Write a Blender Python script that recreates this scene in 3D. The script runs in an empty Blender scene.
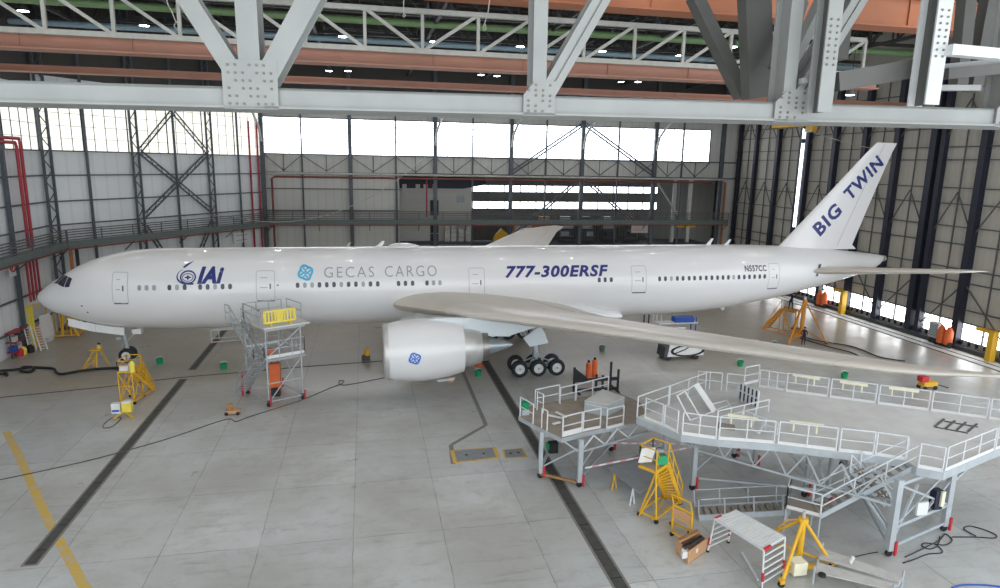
import bpy, bmesh, math, random
from mathutils import Vector, Matrix
random.seed(7)
C = bpy.context.scene.collection
V = Vector
R = math.radians
# ---------------------------------------------------------------- camera
FPX = 652.35
PIT, YAW, ROL = 0.19716, 0.20507, 0.019088
CAMP = V((24.005, -53.129, 16.339))
fw = V((math.sin(YAW)*math.cos(PIT), math.cos(YAW)*math.cos(PIT), -math.sin(PIT)))
rt = V((math.cos(YAW), -math.sin(YAW), 0)); up = rt.cross(fw)
r2 = math.cos(ROL)*rt + math.sin(ROL)*up
u2 = -math.sin(ROL)*rt + math.cos(ROL)*up
cd = bpy.data.cameras.new('camera'); cam = bpy.data.objects.new('camera', cd); C.objects.link(cam)
cd.sensor_width = 36; cd.lens = FPX/1000*36; cd.clip_end = 500
m = Matrix((r2, u2, -fw)).transposed().to_4x4(); m.translation = CAMP
cam.matrix_world = m
bpy.context.scene.camera = cam

def ray(x, y): return fw + r2*((x-500)/FPX) - u2*((y-294)/FPX)
def G(x, y, z=0.0):                       # the point of the place at height z seen at a pixel
    d = ray(x, y); return CAMP + d*((z-CAMP.z)/d.z)
def GY(x, y, Y):
    d = ray(x, y); return CAMP + d*((Y-CAMP.y)/d.y)
def GX(x, y, X):
    d = ray(x, y); return CAMP + d*((X-CAMP.x)/d.x)

# ---------------------------------------------------------------- materials
def s2l(c): return tuple(((v/255)/12.92 if v/255 <= .04045 else ((v/255+.055)/1.055)**2.4) for v in c)
MATS = {}
def mat(name, rgb, rough=.6, metal=0., var=.08, scale=3., emit=0., spec=.5, bump=0., coat=0.):
    if name in MATS: return MATS[name]
    M = bpy.data.materials.new(name); M.use_nodes = True; nt = M.node_tree; n = nt.nodes
    b = n['Principled BSDF']; c = s2l(rgb)
    b.inputs['Roughness'].default_value = rough; b.inputs['Metallic'].default_value = metal
    b.inputs['Specular IOR Level'].default_value = spec
    if coat: b.inputs['Coat Weight'].default_value = coat; b.inputs['Coat Roughness'].default_value = .03
    if emit:
        b.inputs['Base Color'].default_value = (*c, 1); b.inputs['Emission Color'].default_value = (*c, 1)
        b.inputs['Emission Strength'].default_value = emit
    else:
        tc = n.new('ShaderNodeTexCoord'); nz = n.new('ShaderNodeTexNoise'); nz.inputs['Scale'].default_value = scale
        nz.inputs['Detail'].default_value = 4
        rp = n.new('ShaderNodeValToRGB'); rp.color_ramp.elements[0].position = .3; rp.color_ramp.elements[1].position = .7
        rp.color_ramp.elements[0].color = (*[v*(1-var) for v in c], 1); rp.color_ramp.elements[1].color = (*[min(1, v*(1+var)) for v in c], 1)
        nt.links.new(tc.outputs['Object'], nz.inputs['Vector']); nt.links.new(nz.outputs['Fac'], rp.inputs['Fac'])
        nt.links.new(rp.outputs['Color'], b.inputs['Base Color'])
        if bump:
            bp = n.new('ShaderNodeBump'); bp.inputs['Strength'].default_value = bump
            nt.links.new(nz.outputs['Fac'], bp.inputs['Height']); nt.links.new(bp.outputs['Normal'], b.inputs['Normal'])
    MATS[name] = M; return M

WHITE = mat('aircraft_white', (226, 226, 226), .28, var=.015, scale=.4, coat=.4)
WGREY = mat('wing_grey', (208, 201, 190), .38, var=.03, scale=.5)
BLUEW = mat('underside_bounce_white', (214, 222, 226), .4, var=.02, scale=.4)  # white with the bluish bounce light from below put into its colour
NAVY = mat('navy_paint', (38, 48, 118), .4, var=.03)
SILVL = mat('silver_letter', (150, 152, 160), .4, var=.03)
CYAN = mat('cyan_paint', (70, 176, 214), .4, var=.03)
BLUEL = mat('blue_paint', (52, 112, 205), .4, var=.03)
DLET = mat('dark_letter', (60, 62, 72), .4, var=.03)
GLASSD = mat('window_dark', (38, 42, 62), .12, var=.2, scale=2)
GLASSG = mat('window_blind', (150, 158, 162), .3, var=.05)
OUTL = mat('door_outline', (172, 176, 182), .5, var=.02)
SILL = mat('door_sill', (84, 88, 108), .45, var=.05)
ALUM = mat('bare_aluminium', (206, 205, 202), .42, .6, var=.06, scale=1.5)
TYRE = mat('tyre_rubber', (22, 30, 34), .65, var=.15)
RIM = mat('wheel_rim', (220, 222, 222), .45, .2, var=.1)
STEEL = mat('galvanised_steel', (180, 187, 191), .5, .25, var=.08, scale=2)
TOWM = mat('tower_alloy', (166, 171, 175), .5, .25, var=.1, scale=2)
STEELW = mat('painted_rail', (212, 215, 217), .5, .05, var=.05)
DECKM = mat('dock_deck', (204, 204, 202), .75, var=.07, scale=1.2)
DECKB = mat('plank_deck', (150, 140, 128), .8, var=.14, scale=1.5)
YEL = mat('yellow_paint', (222, 172, 42), .5, var=.08)
YELB = mat('bright_yellow', (236, 214, 84), .5, var=.05)
ORG = mat('orange_paint', (206, 140, 42), .5, var=.08)
ORED = mat('orange_plastic', (220, 104, 48), .5, var=.1)
RED = mat('red_paint', (190, 42, 52), .5, var=.08)
PIPER = mat('red_pipe', (160, 42, 56), .5, var=.06)
PIPEB = mat('brown_red_pipe', (124, 66, 58), .6, var=.06)
GREEN = mat('green_plastic', (24, 150, 98), .45, var=.06)
BLUEP = mat('blue_plastic', (30, 82, 170), .45, var=.06)
BLACK = mat('black_rubber', (28, 29, 33), .6, var=.15)
DGREY = mat('dark_steel', (70, 74, 78), .55, .1, var=.15)
CARD = mat('cardboard', (196, 152, 112), .85, var=.08)
WOOD = mat('timber', (160, 120, 80), .8, var=.15)
WHITEP = mat('white_panel', (222, 223, 222), .5, var=.03)
CREAM = mat('lamp_tube', (234, 230, 204), .5, var=.03)
TRUSS = mat('truss_paint', (154, 156, 153), .5, .05, var=.07, scale=.9)
TRUSSD = mat('truss_dark_and_shade', (92, 92, 88), .55, .05, var=.1, scale=.9)
BOLT = mat('bolt_steel', (128, 120, 108), .5, .3, var=.15)
CRANE = mat('crane_orange', (168, 120, 100), .55, var=.06, scale=.6)
CRANEO = mat('crane_bright_orange', (166, 102, 68), .55, var=.06, scale=.6)
LATT = mat('lattice_grey', (178, 178, 170), .55, .05, var=.08)
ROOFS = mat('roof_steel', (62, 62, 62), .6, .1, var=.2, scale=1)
PIPEG = mat('green_pipe', (128, 160, 112), .5, var=.06)
PIPEL = mat('light_blue_pipe', (148, 176, 190), .5, var=.06)
COLB = mat('blue_grey_column', (78, 86, 92), .5, .1, var=.15)
COLD = mat('door_column_navy', (34, 38, 52), .5, .1, var=.15)
GIRT = mat('wall_girt', (92, 94, 94), .6, .1, var=.1)
SKIN = mat('skin', (190, 140, 112), .6, var=.05)
NAVYC = mat('navy_overalls', (30, 34, 60), .9, var=.2, scale=8)
HAIR = mat('dark_hair', (36, 28, 24), .8, var=.2)

# ---------------------------------------------------------------- mesh helpers
ORGN = {}
class MB:
    def __init__(s): s.v = []; s.f = []; s.mi = []; s.cur = 0
    def add(s, vs, fs):
        o = len(s.v); s.v += [tuple(v) for v in vs]; s.f += [[i+o for i in f] for f in fs]; s.mi += [s.cur]*len(fs); return s
    def box(s, c, sz, rot=None):
        c = V(c); h = V(sz)/2
        vs = [V((x*h.x, y*h.y, z*h.z)) for x in (-1, 1) for y in (-1, 1) for z in (-1, 1)]
        if rot is not None: vs = [rot @ v for v in vs]
        return s.add([c+v for v in vs], [(0,1,3,2),(4,6,7,5),(0,4,5,1),(2,3,7,6),(0,2,6,4),(1,5,7,3)])
    def bar(s, p, q, w=.06, h=None, side=None):     # rectangular bar p->q ; w across, h along side vector
        p = V(p); q = V(q); d = (q-p); L = d.length
        if L < 1e-6: return s
        d /= L; h = w if h is None else h
        a = V(side) if side is not None else (V((0,0,1)) if abs(d.z) < .95 else V((0,1,0)))
        b = d.cross(a).normalized(); a = b.cross(d).normalized()
        vs = [e + b*(w/2*i) + a*(h/2*j) for e in (p, q) for i, j in ((-1,-1),(1,-1),(1,1),(-1,1))]
        return s.add(vs, [(0,3,2,1),(4,5,6,7),(0,1,5,4),(1,2,6,5),(2,3,7,6),(3,0,4,7)])
    def tube(s, p, q, r=.03, n=6, r2=None):
        p = V(p); q = V(q); d = (q-p)
        if d.length < 1e-6: return s
        d.normalize(); a = d.orthogonal().normalized(); b = d.cross(a); r2 = r if r2 is None else r2
        vs = [p+(a*math.cos(2*math.pi*i/n)+b*math.sin(2*math.pi*i/n))*r for i in range(n)] + [q+(a*math.cos(2*math.pi*i/n)+b*math.sin(2*math.pi*i/n))*r2 for i in range(n)]
        return s.add(vs, [(i, (i+1) % n, n+(i+1) % n, n+i) for i in range(n)] + [tuple(range(n))[::-1], tuple(range(n, 2*n))])
    def path(s, pts, r=.03, n=6, closed=False):
        pts = [V(p) for p in pts]
        rings = []; a = None
        for i, p in enumerate(pts):
            if closed: d = pts[(i+1) % len(pts)]-pts[i-1]
            else: d = pts[min(i+1, len(pts)-1)]-pts[max(i-1, 0)]
            d = d.normalized() if d.length > 1e-9 else V((1,0,0))
            if a is None: a = d.orthogonal()
            a = (a-d*a.dot(d)); a = a.normalized() if a.length > 1e-6 else d.orthogonal().normalized()
            b = d.cross(a)
            rings.append([p+(a*math.cos(2*math.pi*k/n)+b*math.sin(2*math.pi*k/n))*r for k in range(n)])
        fs = []; N = len(rings)
        for i in range(N if closed else N-1):
            j = (i+1) % N
            for k in range(n): fs.append((i*n+k, i*n+(k+1) % n, j*n+(k+1) % n, j*n+k))
        if not closed: fs += [tuple(range(n))[::-1], tuple(range((N-1)*n, N*n))]
        return s.add([v for r_ in rings for v in r_], fs)
    def prism(s, poly, vec):
        poly = [V(p) for p in poly]; vec = V(vec); n = len(poly)
        return s.add(poly+[p+vec for p in poly], [tuple(range(n))[::-1], tuple(range(n, 2*n))] + [(i, (i+1) % n, n+(i+1) % n, n+i) for i in range(n)])
    def lathe(s, o, ax, prof, n=24, caps=False):     # prof: (t along axis, radius)
        o = V(o); ax = V(ax).normalized(); a = ax.orthogonal().normalized(); b = ax.cross(a); vs = []; fs = []
        for t, r in prof: vs += [o+ax*t+(a*math.cos(2*math.pi*k/n)+b*math.sin(2*math.pi*k/n))*r for k in range(n)]
        for i in range(len(prof)-1):
            for k in range(n): fs.append((i*n+k, i*n+(k+1) % n, (i+1)*n+(k+1) % n, (i+1)*n+k))
        if caps: fs += [tuple(range(n))[::-1], tuple(range((len(prof)-1)*n, len(prof)*n))]
        return s.add(vs, fs)
    def loft(s, rings, caps=True, closed=True):
        n = len(rings[0]); fs = []
        for i in range(len(rings)-1):
            for k in range(n if closed else n-1): fs.append((i*n+k, i*n+(k+1) % n, (i+1)*n+(k+1) % n, (i+1)*n+k))
        if caps: fs += [tuple(range(n))[::-1], tuple(range((len(rings)-1)*n, len(rings)*n))]
        return s.add([v for r_ in rings for v in r_], fs)
    def build(s, name, mats, parent=None, smooth=False, label=None, kind=None, fix=True):
        me = bpy.data.meshes.new(name); o = bpy.data.objects.new(name, me); C.objects.link(o)
        org = V((0,0,0))
        if parent is not None: o.parent = parent; org = ORGN.get(parent.name, V((0,0,0)))
        ORGN[o.name] = org
        me.from_pydata([tuple(V(v)-org) for v in s.v], [], s.f)
        for mt in (mats if isinstance(mats, (list, tuple)) else [mats]): me.materials.append(mt)
        if any(s.mi): me.polygons.foreach_set('material_index', s.mi)
        if fix:
            bm = bmesh.new(); bm.from_mesh(me); bmesh.ops.recalc_face_normals(bm, faces=bm.faces); bm.to_mesh(me); bm.free()
        if smooth:
            me.polygons.foreach_set('use_smooth', [True]*len(me.polygons))
            if smooth is not True: me.set_sharp_from_angle(angle=R(smooth))
        me.update()
        if label: o['label'] = label
        if kind: o['kind'] = kind
        return o
def thing(name, label, cat, loc=(0,0,0), group=None, kind=None):
    o = bpy.data.objects.new(name, None); C.objects.link(o); o.location = loc; ORGN[o.name] = V(loc); o.empty_display_size = .3
    return tag(o, label, cat, group, kind)
def tag(o, label, cat, group=None, kind=None):
    o['label'] = label; o['category'] = cat
    if group: o['group'] = group
    if kind: o['kind'] = kind
    return o
def single(mb, name, mats, label, cat, group=None, loc=None, smooth=False):   # a one-mesh thing with its origin at its base
    if loc is None:
        xs, ys, zs = zip(*mb.v); loc = V(((min(xs)+max(xs))/2, (min(ys)+max(ys))/2, min(zs)))
    loc = V(loc); mb.v = [tuple(V(v)-loc) for v in mb.v]
    o = mb.build(name, mats, smooth=smooth); o.location = loc; return tag(o, label, cat, group)
def struct(mb, name, mats, parent=None, smooth=False):
    o = mb.build(name, mats, parent, smooth)
    if parent is None: o['kind'] = 'structure'
    return o
def copy_tree(o, parent=None):
    c = o.copy(); C.objects.link(c)
    if parent is not None: c.parent = parent
    for ch in list(o.children): copy_tree(ch, c)
    return c
def place_copy(o, loc, rz=None, label=None):
    c = copy_tree(o); c.location = loc
    if rz is not None: c.rotation_euler.z = rz
    if label: c['label'] = label
    return c
def dirxy(p, q):
    d = V(q)-V(p); d.z = 0; return d.normalized()
def lattice(mb, p, q, w, side, r=.03, chord=.08, pitch=None):    # laced column/brace: two chords and zig-zag lacing
    p = V(p); q = V(q); s_ = V(side).normalized()*w/2; L = (q-p).length; n = max(2, int(L/(pitch or w*1.3)))
    mb.bar(p-s_, q-s_, chord); mb.bar(p+s_, q+s_, chord)
    for i in range(n):
        a = p+(q-p)*(i/n); b = p+(q-p)*((i+1)/n); k = 1 if i % 2 else -1
        mb.bar(a+s_*k, b-s_*k, r*1.4)
def text2d(txt, size=1., bold=0., shear=0., space=1., sx=1.):
    cu = bpy.data.curves.new('t', 'FONT'); cu.body = txt; cu.size = size; cu.offset = bold; cu.shear = shear; cu.space_character = space
    cu.fill_mode = 'FRONT'; cu.resolution_u = 3
    o = bpy.data.objects.new('t', cu); C.objects.link(o); bpy.context.view_layer.update()
    me = bpy.data.meshes.new_from_object(o.evaluated_get(bpy.context.evaluated_depsgraph_get()))
    vs = [(v.co.x*sx, v.co.y) for v in me.vertices]; fs = [list(p.vertices) for p in me.polygons]
    bpy.data.objects.remove(o); bpy.data.curves.remove(cu); bpy.data.meshes.remove(me)
    return vs, fs
def fit2d(g, x0, x1, y0, y1):
    vs, fs = g; xs = [v[0] for v in vs]; ys = [v[1] for v in vs]; ax, bx, ay, by = min(xs), max(xs), min(ys), max(ys)
    return [(x0+(x-ax)/(bx-ax)*(x1-x0), y0+(y-ay)/(by-ay)*(y1-y0)) for x, y in vs], fs
def stroke2d(pts, w, closed=False):
    vs = []; fs = []; n = len(pts)
    for i, p in enumerate(pts):
        a = pts[i-1] if (i or closed) else p; b = pts[(i+1) % n] if (i < n-1 or closed) else p
        dx, dy = b[0]-a[0], b[1]-a[1]; l = math.hypot(dx, dy) or 1; ww = w[i] if isinstance(w, list) else w
        vs += [(p[0]-dy/l*ww/2, p[1]+dx/l*ww/2), (p[0]+dy/l*ww/2, p[1]-dx/l*ww/2)]
    for i in range(n if closed else n-1):
        j = (i+1) % n; fs.append([2*i, 2*i+1, 2*j+1, 2*j])
    return vs, fs
def join2d(*gs):
    vs = []; fs = []
    for v, f in gs: o = len(vs); vs += v; fs += [[i+o for i in q] for q in f]
    return vs, fs
def ell(cx, cy, rx, ry, a0=0, a1=360, n=24, tilt=0):
    out = []
    for i in range(n+1):
        t = R(a0+(a1-a0)*i/n); x, y = rx*math.cos(t), ry*math.sin(t); c, s = math.cos(tilt), math.sin(tilt)
        out.append((cx+x*c-y*s, cy+x*s+y*c))
    return out
def decal(name, g, fn, mt, parent, step=.16, label=None):        # painted mark laid on a curved skin
    vs, fs = g; bm = bmesh.new(); bv = [bm.verts.new((x, y, 0)) for x, y in vs]
    for f in fs:
        try: bm.faces.new([bv[i] for i in f])
        except ValueError: pass
    if step:
        ys = [v[1] for v in vs]; y = min(ys)+step
        while y < max(ys):
            bmesh.ops.bisect_plane(bm, geom=bm.verts[:]+bm.edges[:]+bm.faces[:], plane_co=(0, y, 0), plane_no=(0, 1, 0)); y += step
    b = MB(); bm.verts.index_update()
    b.add([fn(v.co.x, v.co.y) for v in bm.verts], [[v.index for v in f.verts] for f in bm.faces]); bm.free()
    return b.build(name, mt, parent, label=label, fix=False)
DAY_B, DAY_L, DAY_R = 4.5, 1.0, 7.0
LAMP_W, SKY, EXPO = 55., 2.8, 0.02
# ================================================================ the airliner
ZC = 6.5
plane = thing('airliner', 'large white twin-engined freighter airliner filling the hangar, navy and grey lettering on its side', 'airplane', (36, 0, 0))
#        x     top    bot   halfw
FUS = [(.15,-.33,-.62,.14),(.35,-.08,-.92,.42),(.7,.25,-1.28,.72),(1.2,.62,-1.6,1.06),(1.8,1.0,-1.87,1.42),(2.4,1.42,-2.04,1.72),(3.1,1.83,-2.28,2.05),
 (3.9,2.2,-2.5,2.34),(4.8,2.5,-2.68,2.6),(5.8,2.76,-2.82,2.8),(7,2.97,-2.93,2.95),(8.4,3.08,-3.02,3.05),(10,3.1,-3.08,3.1),(13,3.1,-3.1,3.1),(20,3.1,-3.1,3.1),(30,3.1,-3.1,3.1),
 (40,3.1,-3.1,3.1),(47,3.1,-3.1,3.1),(50,3.1,-3.06,3.08),(53,3.1,-2.88,3.02),(56,3.08,-2.58,2.9),(59,3.02,-2.14,2.72),(62,2.9,-1.58,2.44),(65,2.72,-.9,2.08),(67.5,2.5,-.3,1.7),(69.5,2.3,.22,1.3),(71,2.14,.66,.86),(71.8,2.02,1.05,.46),(72.3,1.9,1.45,.14)]
def fus_at(x):
    for a, b in zip(FUS, FUS[1:]):
        if a[0] <= x <= b[0]:
            t = (x-a[0])/(b[0]-a[0]); return [a[i]+(b[i]-a[i])*t for i in (1, 2, 3)]
    return FUS[0][1:] if x < 1 else FUS[-1][1:]
def fpt(x, ang, e=0.):          # ang from -Y horizontal upward
    t, b, w = fus_at(x); zc = (t+b)/2; h = (t-b)/2
    return V((x, -(w+e)*math.cos(ang), ZC+zc+(h+e)*math.sin(ang)))
def skin(x, z, e=.012):         # side skin at station x, height z over the centreline
    t, b, w = fus_at(x); zc = (t+b)/2; h = (t-b)/2
    return fpt(x, math.asin(max(-1, min(1, (z-zc)/h))), e)
mb = MB(); NR = 56
xs = []
for a, b in zip(FUS, FUS[1:]):
    k = 1 if b[0]-a[0] < 2.5 else 2
    xs += [a[0]+(b[0]-a[0])*i/k for i in range(k)]
xs.append(72.3)
mb.loft([[fpt(x, 2*math.pi*k/NR) for k in range(NR)] for x in xs])
fus = mb.build('fuselage', WHITE, plane, smooth=40)
# tail cone exhaust
MB().lathe((72.25, 0, ZC+1.66), (1, 0, .1), [(0, .3), (.25, .26), (.25, .2), (0, .2)], 16).build('exhaust_cone', ALUM, plane, True)
# windows (station index along the row, frame pitch .533 m)
X0, PITCH = 7.864, .5318
def wx(px_): return GY(px_, 285, -3.04).x
wlist = [138.7,146.1,153.7, 169.2,176.8,184.5, 200,207.5,215,222.5,230] + [297.6+7.29*i for i in range(12)] + [398.6,405.5,412.6,427,433.6,440] + [599,604.9,611] + [659.2,665,671,677,682.7,688.8,694.2,700.2,706,711.7,717.4,723,728.4,733.8,739.2,744.6,750,755.3,760.6,765.7]
blind = {1, 2, 0, 4, 8, 17, 20, 12, 13, 27, 28, 34, 45}
for i, p in enumerate(wlist):
    x = wx(p); z = .62
    oval = [(x+.135*math.copysign(abs(math.cos(t))**.75, math.cos(t)), z+.2*math.copysign(abs(math.sin(t))**.75, math.sin(t))) for t in [2*math.pi*k/16 for k in range(16)]]
    decal('cabin_window', (oval, [list(range(16))]), skin, GLASSG if i in blind else GLASSD, plane, 0)
# cabin doors
def rrect(x0, x1, z0, z1, r, n=4):
    P = []
    for cx, cz, a in ((x1-r, z1-r, 0), (x0+r, z1-r, 90), (x0+r, z0+r, 180), (x1-r, z0+r, 270)):
        P += [(cx+r*math.cos(R(a+90*i/n)), cz+r*math.sin(R(a+90*i/n))) for i in range(n+1)]
    return P
for k, (x0, x1) in enumerate(((6.18,7.22),(15.98,17.28),(31.92,33.16),(45.6,46.88),(58.5,59.58))):
    z0, z1 = -.48, 1.68
    d = decal('cabin_door', (rrect(x0, x1, z0, z1, .14), [list(range(20))]), lambda u, v: skin(u, v, .008), WHITE, plane, .12)
    decal('door_outline', stroke2d(rrect(x0, x1, z0, z1, .14), .04, True), lambda u, v: skin(u, v, .014), OUTL, d, .12)
    decal('door_sill', stroke2d([(x0+.05, z0-.03), (x1-.02, z0-.03)], .1), lambda u, v: skin(u, v, .017), SILL, d, 0)
    decal('door_handle', (rrect(x1-.36, x1-.26, .38, .78, .04), [list(range(20))]), lambda u, v: skin(u, v, .017), SILL, d, .12)
    decal('door_stencil', join2d(stroke2d([(x0+.25, .5), (x1-.5, .5)], .05), stroke2d([(x0+.3, 1.2), (x1-.5, 1.2)], .04)), lambda u, v: skin(u, v, .015), SILVL, d, 0)
# flight deck windows, left and right
for sg in (-1, 1):
    def ck(p, e=.015):
        v = skin(p[0], p[1], e); v.y *= -sg; return v
    for nm, quad in (('windscreen', ((1.66,.66),(1.93,.68),(2.34,1.2),(2.2,1.24))), ('flight_deck_window', ((1.98,.68),(2.62,.52),(2.8,1.22),(2.42,1.26))), ('flight_deck_side_window', ((2.68,.52),(3.08,.57),(3.2,1.14),(2.86,1.21)))):
        decal(nm, ([(quad[0][0]*(1-i/8)*(1-j/8)+quad[1][0]*i/8*(1-j/8)+quad[2][0]*i/8*j/8+quad[3][0]*(1-i/8)*j/8, quad[0][1]*(1-i/8)*(1-j/8)+quad[1][1]*i/8*(1-j/8)+quad[2][1]*i/8*j/8+quad[3][1]*(1-i/8)*j/8) for j in range(9) for i in range(9)], [[j*9+i, j*9+i+1, j*9+i+10, j*9+i+9] for j in range(8) for i in range(8)]), lambda u, v: ck((u, v), .02), GLASSD, plane, 0)
# lettering and emblems (left side)
def logo(cx, cy, r):       # round monogram of curling strokes
    lob = [(cx+r*(.95+.1*math.cos(4*t))*math.cos(t+.4), cy+r*(.95+.1*math.cos(4*t))*math.sin(t+.4)) for t in [2*math.pi*i/40 for i in range(40)]]
    gs = [stroke2d(lob, r*.3, True)]
    for k in range(4):
        a = R(45+90*k); gs.append(stroke2d(ell(cx+.43*r*math.cos(a), cy+.43*r*math.sin(a), .3*r, .24*r, 20, 330, 14, a), r*.17))
        a2 = R(90*k+12); gs.append(stroke2d([(cx+.62*r*math.cos(a2), cy+.62*r*math.sin(a2)), (cx+.98*r*math.cos(a2+.25), cy+.98*r*math.sin(a2+.25))], r*.15))
    return join2d(*gs)
decal('round_monogram', logo(19.5, 1.51, .5), skin, CYAN, plane, .12, 'cyan round monogram of curling strokes')
decal('cargo_lettering', fit2d(text2d('GECAS', 1, -.008, 0, 1.25), 20.85, 24.57, 1.13, 1.88), skin, SILVL, plane, .15, 'thin grey letters reading GECAS')
decal('cargo_lettering', fit2d(text2d('CARGO', 1, -.008, 0, 1.25), 25.39, 29.39, 1.12, 1.9), skin, SILVL, plane, .15, 'thin grey letters reading CARGO')
decal('type_lettering', fit2d(text2d('777-300ERSF', 1, .036, .26, 1.12), 34.85, 43.6, .89, 1.8), skin, NAVY, plane, .15, 'navy slanted lettering reading 777-300ERSF')
decal('registration', fit2d(text2d('N557CC', 1, .03, 0, 1.1), 56.1, 58.25, 1.06, 1.58), skin, DLET, plane, .15, 'dark registration letters N557CC')
decal('maker_lettering', fit2d(text2d('IAi', 1, .055, .3, 1.1), 11.9, 13.72, .84, 2.02), skin, NAVY, plane, .15, 'navy slanted letters IAi')
emb = join2d(stroke2d(ell(11.28, 1.32, .5, .42, 0, 360, 28), .1, True), stroke2d(ell(11.26, 1.3, .36, .26, 0, 360, 24), .05, True),
     stroke2d(ell(11.22, 1.38, .68, .52, 118, 262, 16)+[(11.5, .85), (11.66, .86)], [.02+.11*min(1, i/12) for i in range(19)]),
     ([(11.0,1.3),(11.2,1.37),(11.27,1.5),(11.34,1.37),(11.54,1.3),(11.34,1.23),(11.27,1.1),(11.2,1.23)], [list(range(8))]),
     ([(10.86,1.98),(11.02,1.94),(11.62,2.42),(11.1,2.2)], [[0,1,2,3]]))
decal('orbit_emblem', emb, skin, NAVY, plane, .12, 'navy orbit emblem with star and rocket dart')
# small ports, antennas, dome
for x, z in ((3.9,-.75),(4.2,-1.25),(14.0,-1.25),(14.0,-1.0),(14.9,-1.45),(16.0,-1.3),(17.5,.65)):
    decal('service_port', (ell(x, z, .08, .06, 0, 330, 11), [list(range(12))]), skin, SILL, plane, 0)
for x, h, l in ((22.4,.42,.14),(24.7,.5,.5),(53.7,.6,.45),(55.5,.5,.4)):
    b = MB(); b.prism([(x, -.03, ZC+3.05), (x+l, -.03, ZC+3.05), (x+l+.3, -.03, ZC+3.05+h), (x+l*.55+.3, -.03, ZC+3.05+h)], (0, .06, 0)); b.build('blade_antenna', WHITEP, plane)
b = MB(); b.loft([[V((27.0+x, r*1.1*math.cos(t), ZC+3.06+r*.42*math.sin(t)*1.1)) for t in [math.pi*k/10 for k in range(11)]] for x, r in ((-1.35,.05),(-1.1,.42),(-.5,.68),(.2,.72),(.9,.5),(1.4,.05))], caps=False, closed=False)
b.build('antenna_dome', WHITE, plane, True)
# belly fairing
def sring(x, w, zt, zb, n=40, e=2.8):
    zc = (zt+zb)/2; h = (zt-zb)/2; out = []
    for k in range(n):
        t = 2*math.pi*k/n; c, s = math.cos(t), math.sin(t)
        out.append(V((x, w*math.copysign(abs(c)**(2/e), c), ZC+zc+h*math.copysign(abs(s)**(2/e), s))))
    return out
b = MB(); b.loft([sring(x, w, zt, zb) for x, w, zt, zb in ((26.6,2.0,-2.4,-2.95),(27.4,2.8,-2.0,-3.15),(28,3.32,-.95,-3.68),(33,3.36,-.8,-3.72),(38,3.34,-.85,-3.66),(41,3.22,-1.25,-3.5),(43.3,2.95,-1.9,-3.24),(45.2,2.4,-2.4,-3.0))])
b.build('belly_fairing', WHITE, plane, 50)
# ---- lifting surfaces
def foil(le, te, tk, n=14, vert=False):       # closed airfoil loop from le to te (3D), thickness in z (or y)
    le = V(le); te = V(te); c = te-le; L = c.length; out = []
    def yt(x): return 5*tk*(.2969*math.sqrt(x)-.126*x-.3516*x*x+.2843*x**3-.1036*x**4)
    off = V((0,1,0)) if vert else V((0,0,1))
    xs_ = [(1-math.cos(math.pi*i/n))/2 for i in range(n+1)]
    for x in xs_[::-1]: out.append(le+c*x+off*yt(x)*L*(1. if vert else 1.15))
    for x in xs_[1:-1]: out.append(le+c*x-off*yt(x)*L*(1. if vert else .85))
    return out
WST = []   # |Y|, xLE, zLE, xTE, zTE, t
def wle(y): return 26.1+(y-3.1)*math.tan(R(34.3))
for y, te, t in ((2.4,39.8,.135),(3.1,39.9,.13),(5,40.0,.125),(8,40.2,.115),(10.5,40.6,.11),(14,42.1,.105),(18,43.8,.1),(22,45.5,.097),(26,47.2,.095),(29.2,48.6,.092)):
    zl = 5.45+(y-3.1)*.098; WST.append((y, wle(y), zl, te, 5.1+(y-3.1)*.1, t))
WST += [(30.4,45.5,8.02,49.4,7.85,.085),(31.4,46.9,8.12,50.0,8.0,.08),(32.3,48.9,8.22,50.5,8.12,.07)]
for sg, nm in ((-1, 'wing'), (1, 'wing')):
    rings = [foil((xl, sg*y, zl), (xt, sg*y, zt), t) for y, xl, zl, xt, zt, t in WST]
    w = MB().loft(rings).build('wing', WGREY, plane, 50)
    n = 14
    for a, b_ in ((3, 5), (5, 7), (7, 9)):            # slats along the leading edge
        idx = list(range(n-4, n+5)); rr = []
        for i in range(a, b_+1):
            y, xl, zl, xt, zt, t = WST[i]; c = V((xl+.35, sg*y, zl)); rr.append([rings[i][k]+(rings[i][k]-c).normalized()*.03 for k in idx])
        MB().loft(rr, caps=False, closed=False).build('slat', mat('slat_grey', (214, 209, 200), .3, .1, var=.02), w, 60)
    # aileron / flap seams
    for (ya, yb, fr) in ((3.6, 10.3, .76), (10.7, 12.6, .78), (13, 22.5, .77), (23, 29, .76)):
        pts = []
        for q in range(9):
            y = ya+(yb-ya)*q/8
            for s0, s1 in zip(WST, WST[1:]):
                if s0[0] <= y <= s1[0]:
                    f_ = (y-s0[0])/(s1[0]-s0[0]); L = [s0[i]+(s1[i]-s0[i])*f_ for i in range(6)]; ch = L[3]-L[1]
                    zz = 5*L[5]*(.2969*math.sqrt(fr)-.126*fr-.3516*fr*fr+.2843*fr**3-.1036*fr**4)*ch*1.15
                    pts.append((L[1]+ch*fr, sg*y, L[2]+(L[4]-L[2])*fr+zz+.004)); break
        MB().path(pts, .02, 5).build('flap_seam', OUTL, w)
    # flap track fairings under the wing
    for y, L0 in ((8.2, 5.2), (14.6, 4.2), (20.2, 3.8)):
        xt = [s for s in WST if s[0] >= y][0][3]; z0 = 4.95+(y-3.1)*.1
        b = MB(); b.loft([[V((xt+dx, sg*y+.24*r*math.cos(t), z0-.18+.3*r*math.sin(t)-dz)) for t in [2*math.pi*k/12 for k in range(12)]] for dx, r, dz in ((-L0,.1,-.1),(-L0*.75,.8,.1),(-L0*.4,1,.2),(-.3,.8,.15),(.8,.1,.0))])
        b.build('flap_track_fairing', BLUEW, w, True)
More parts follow.
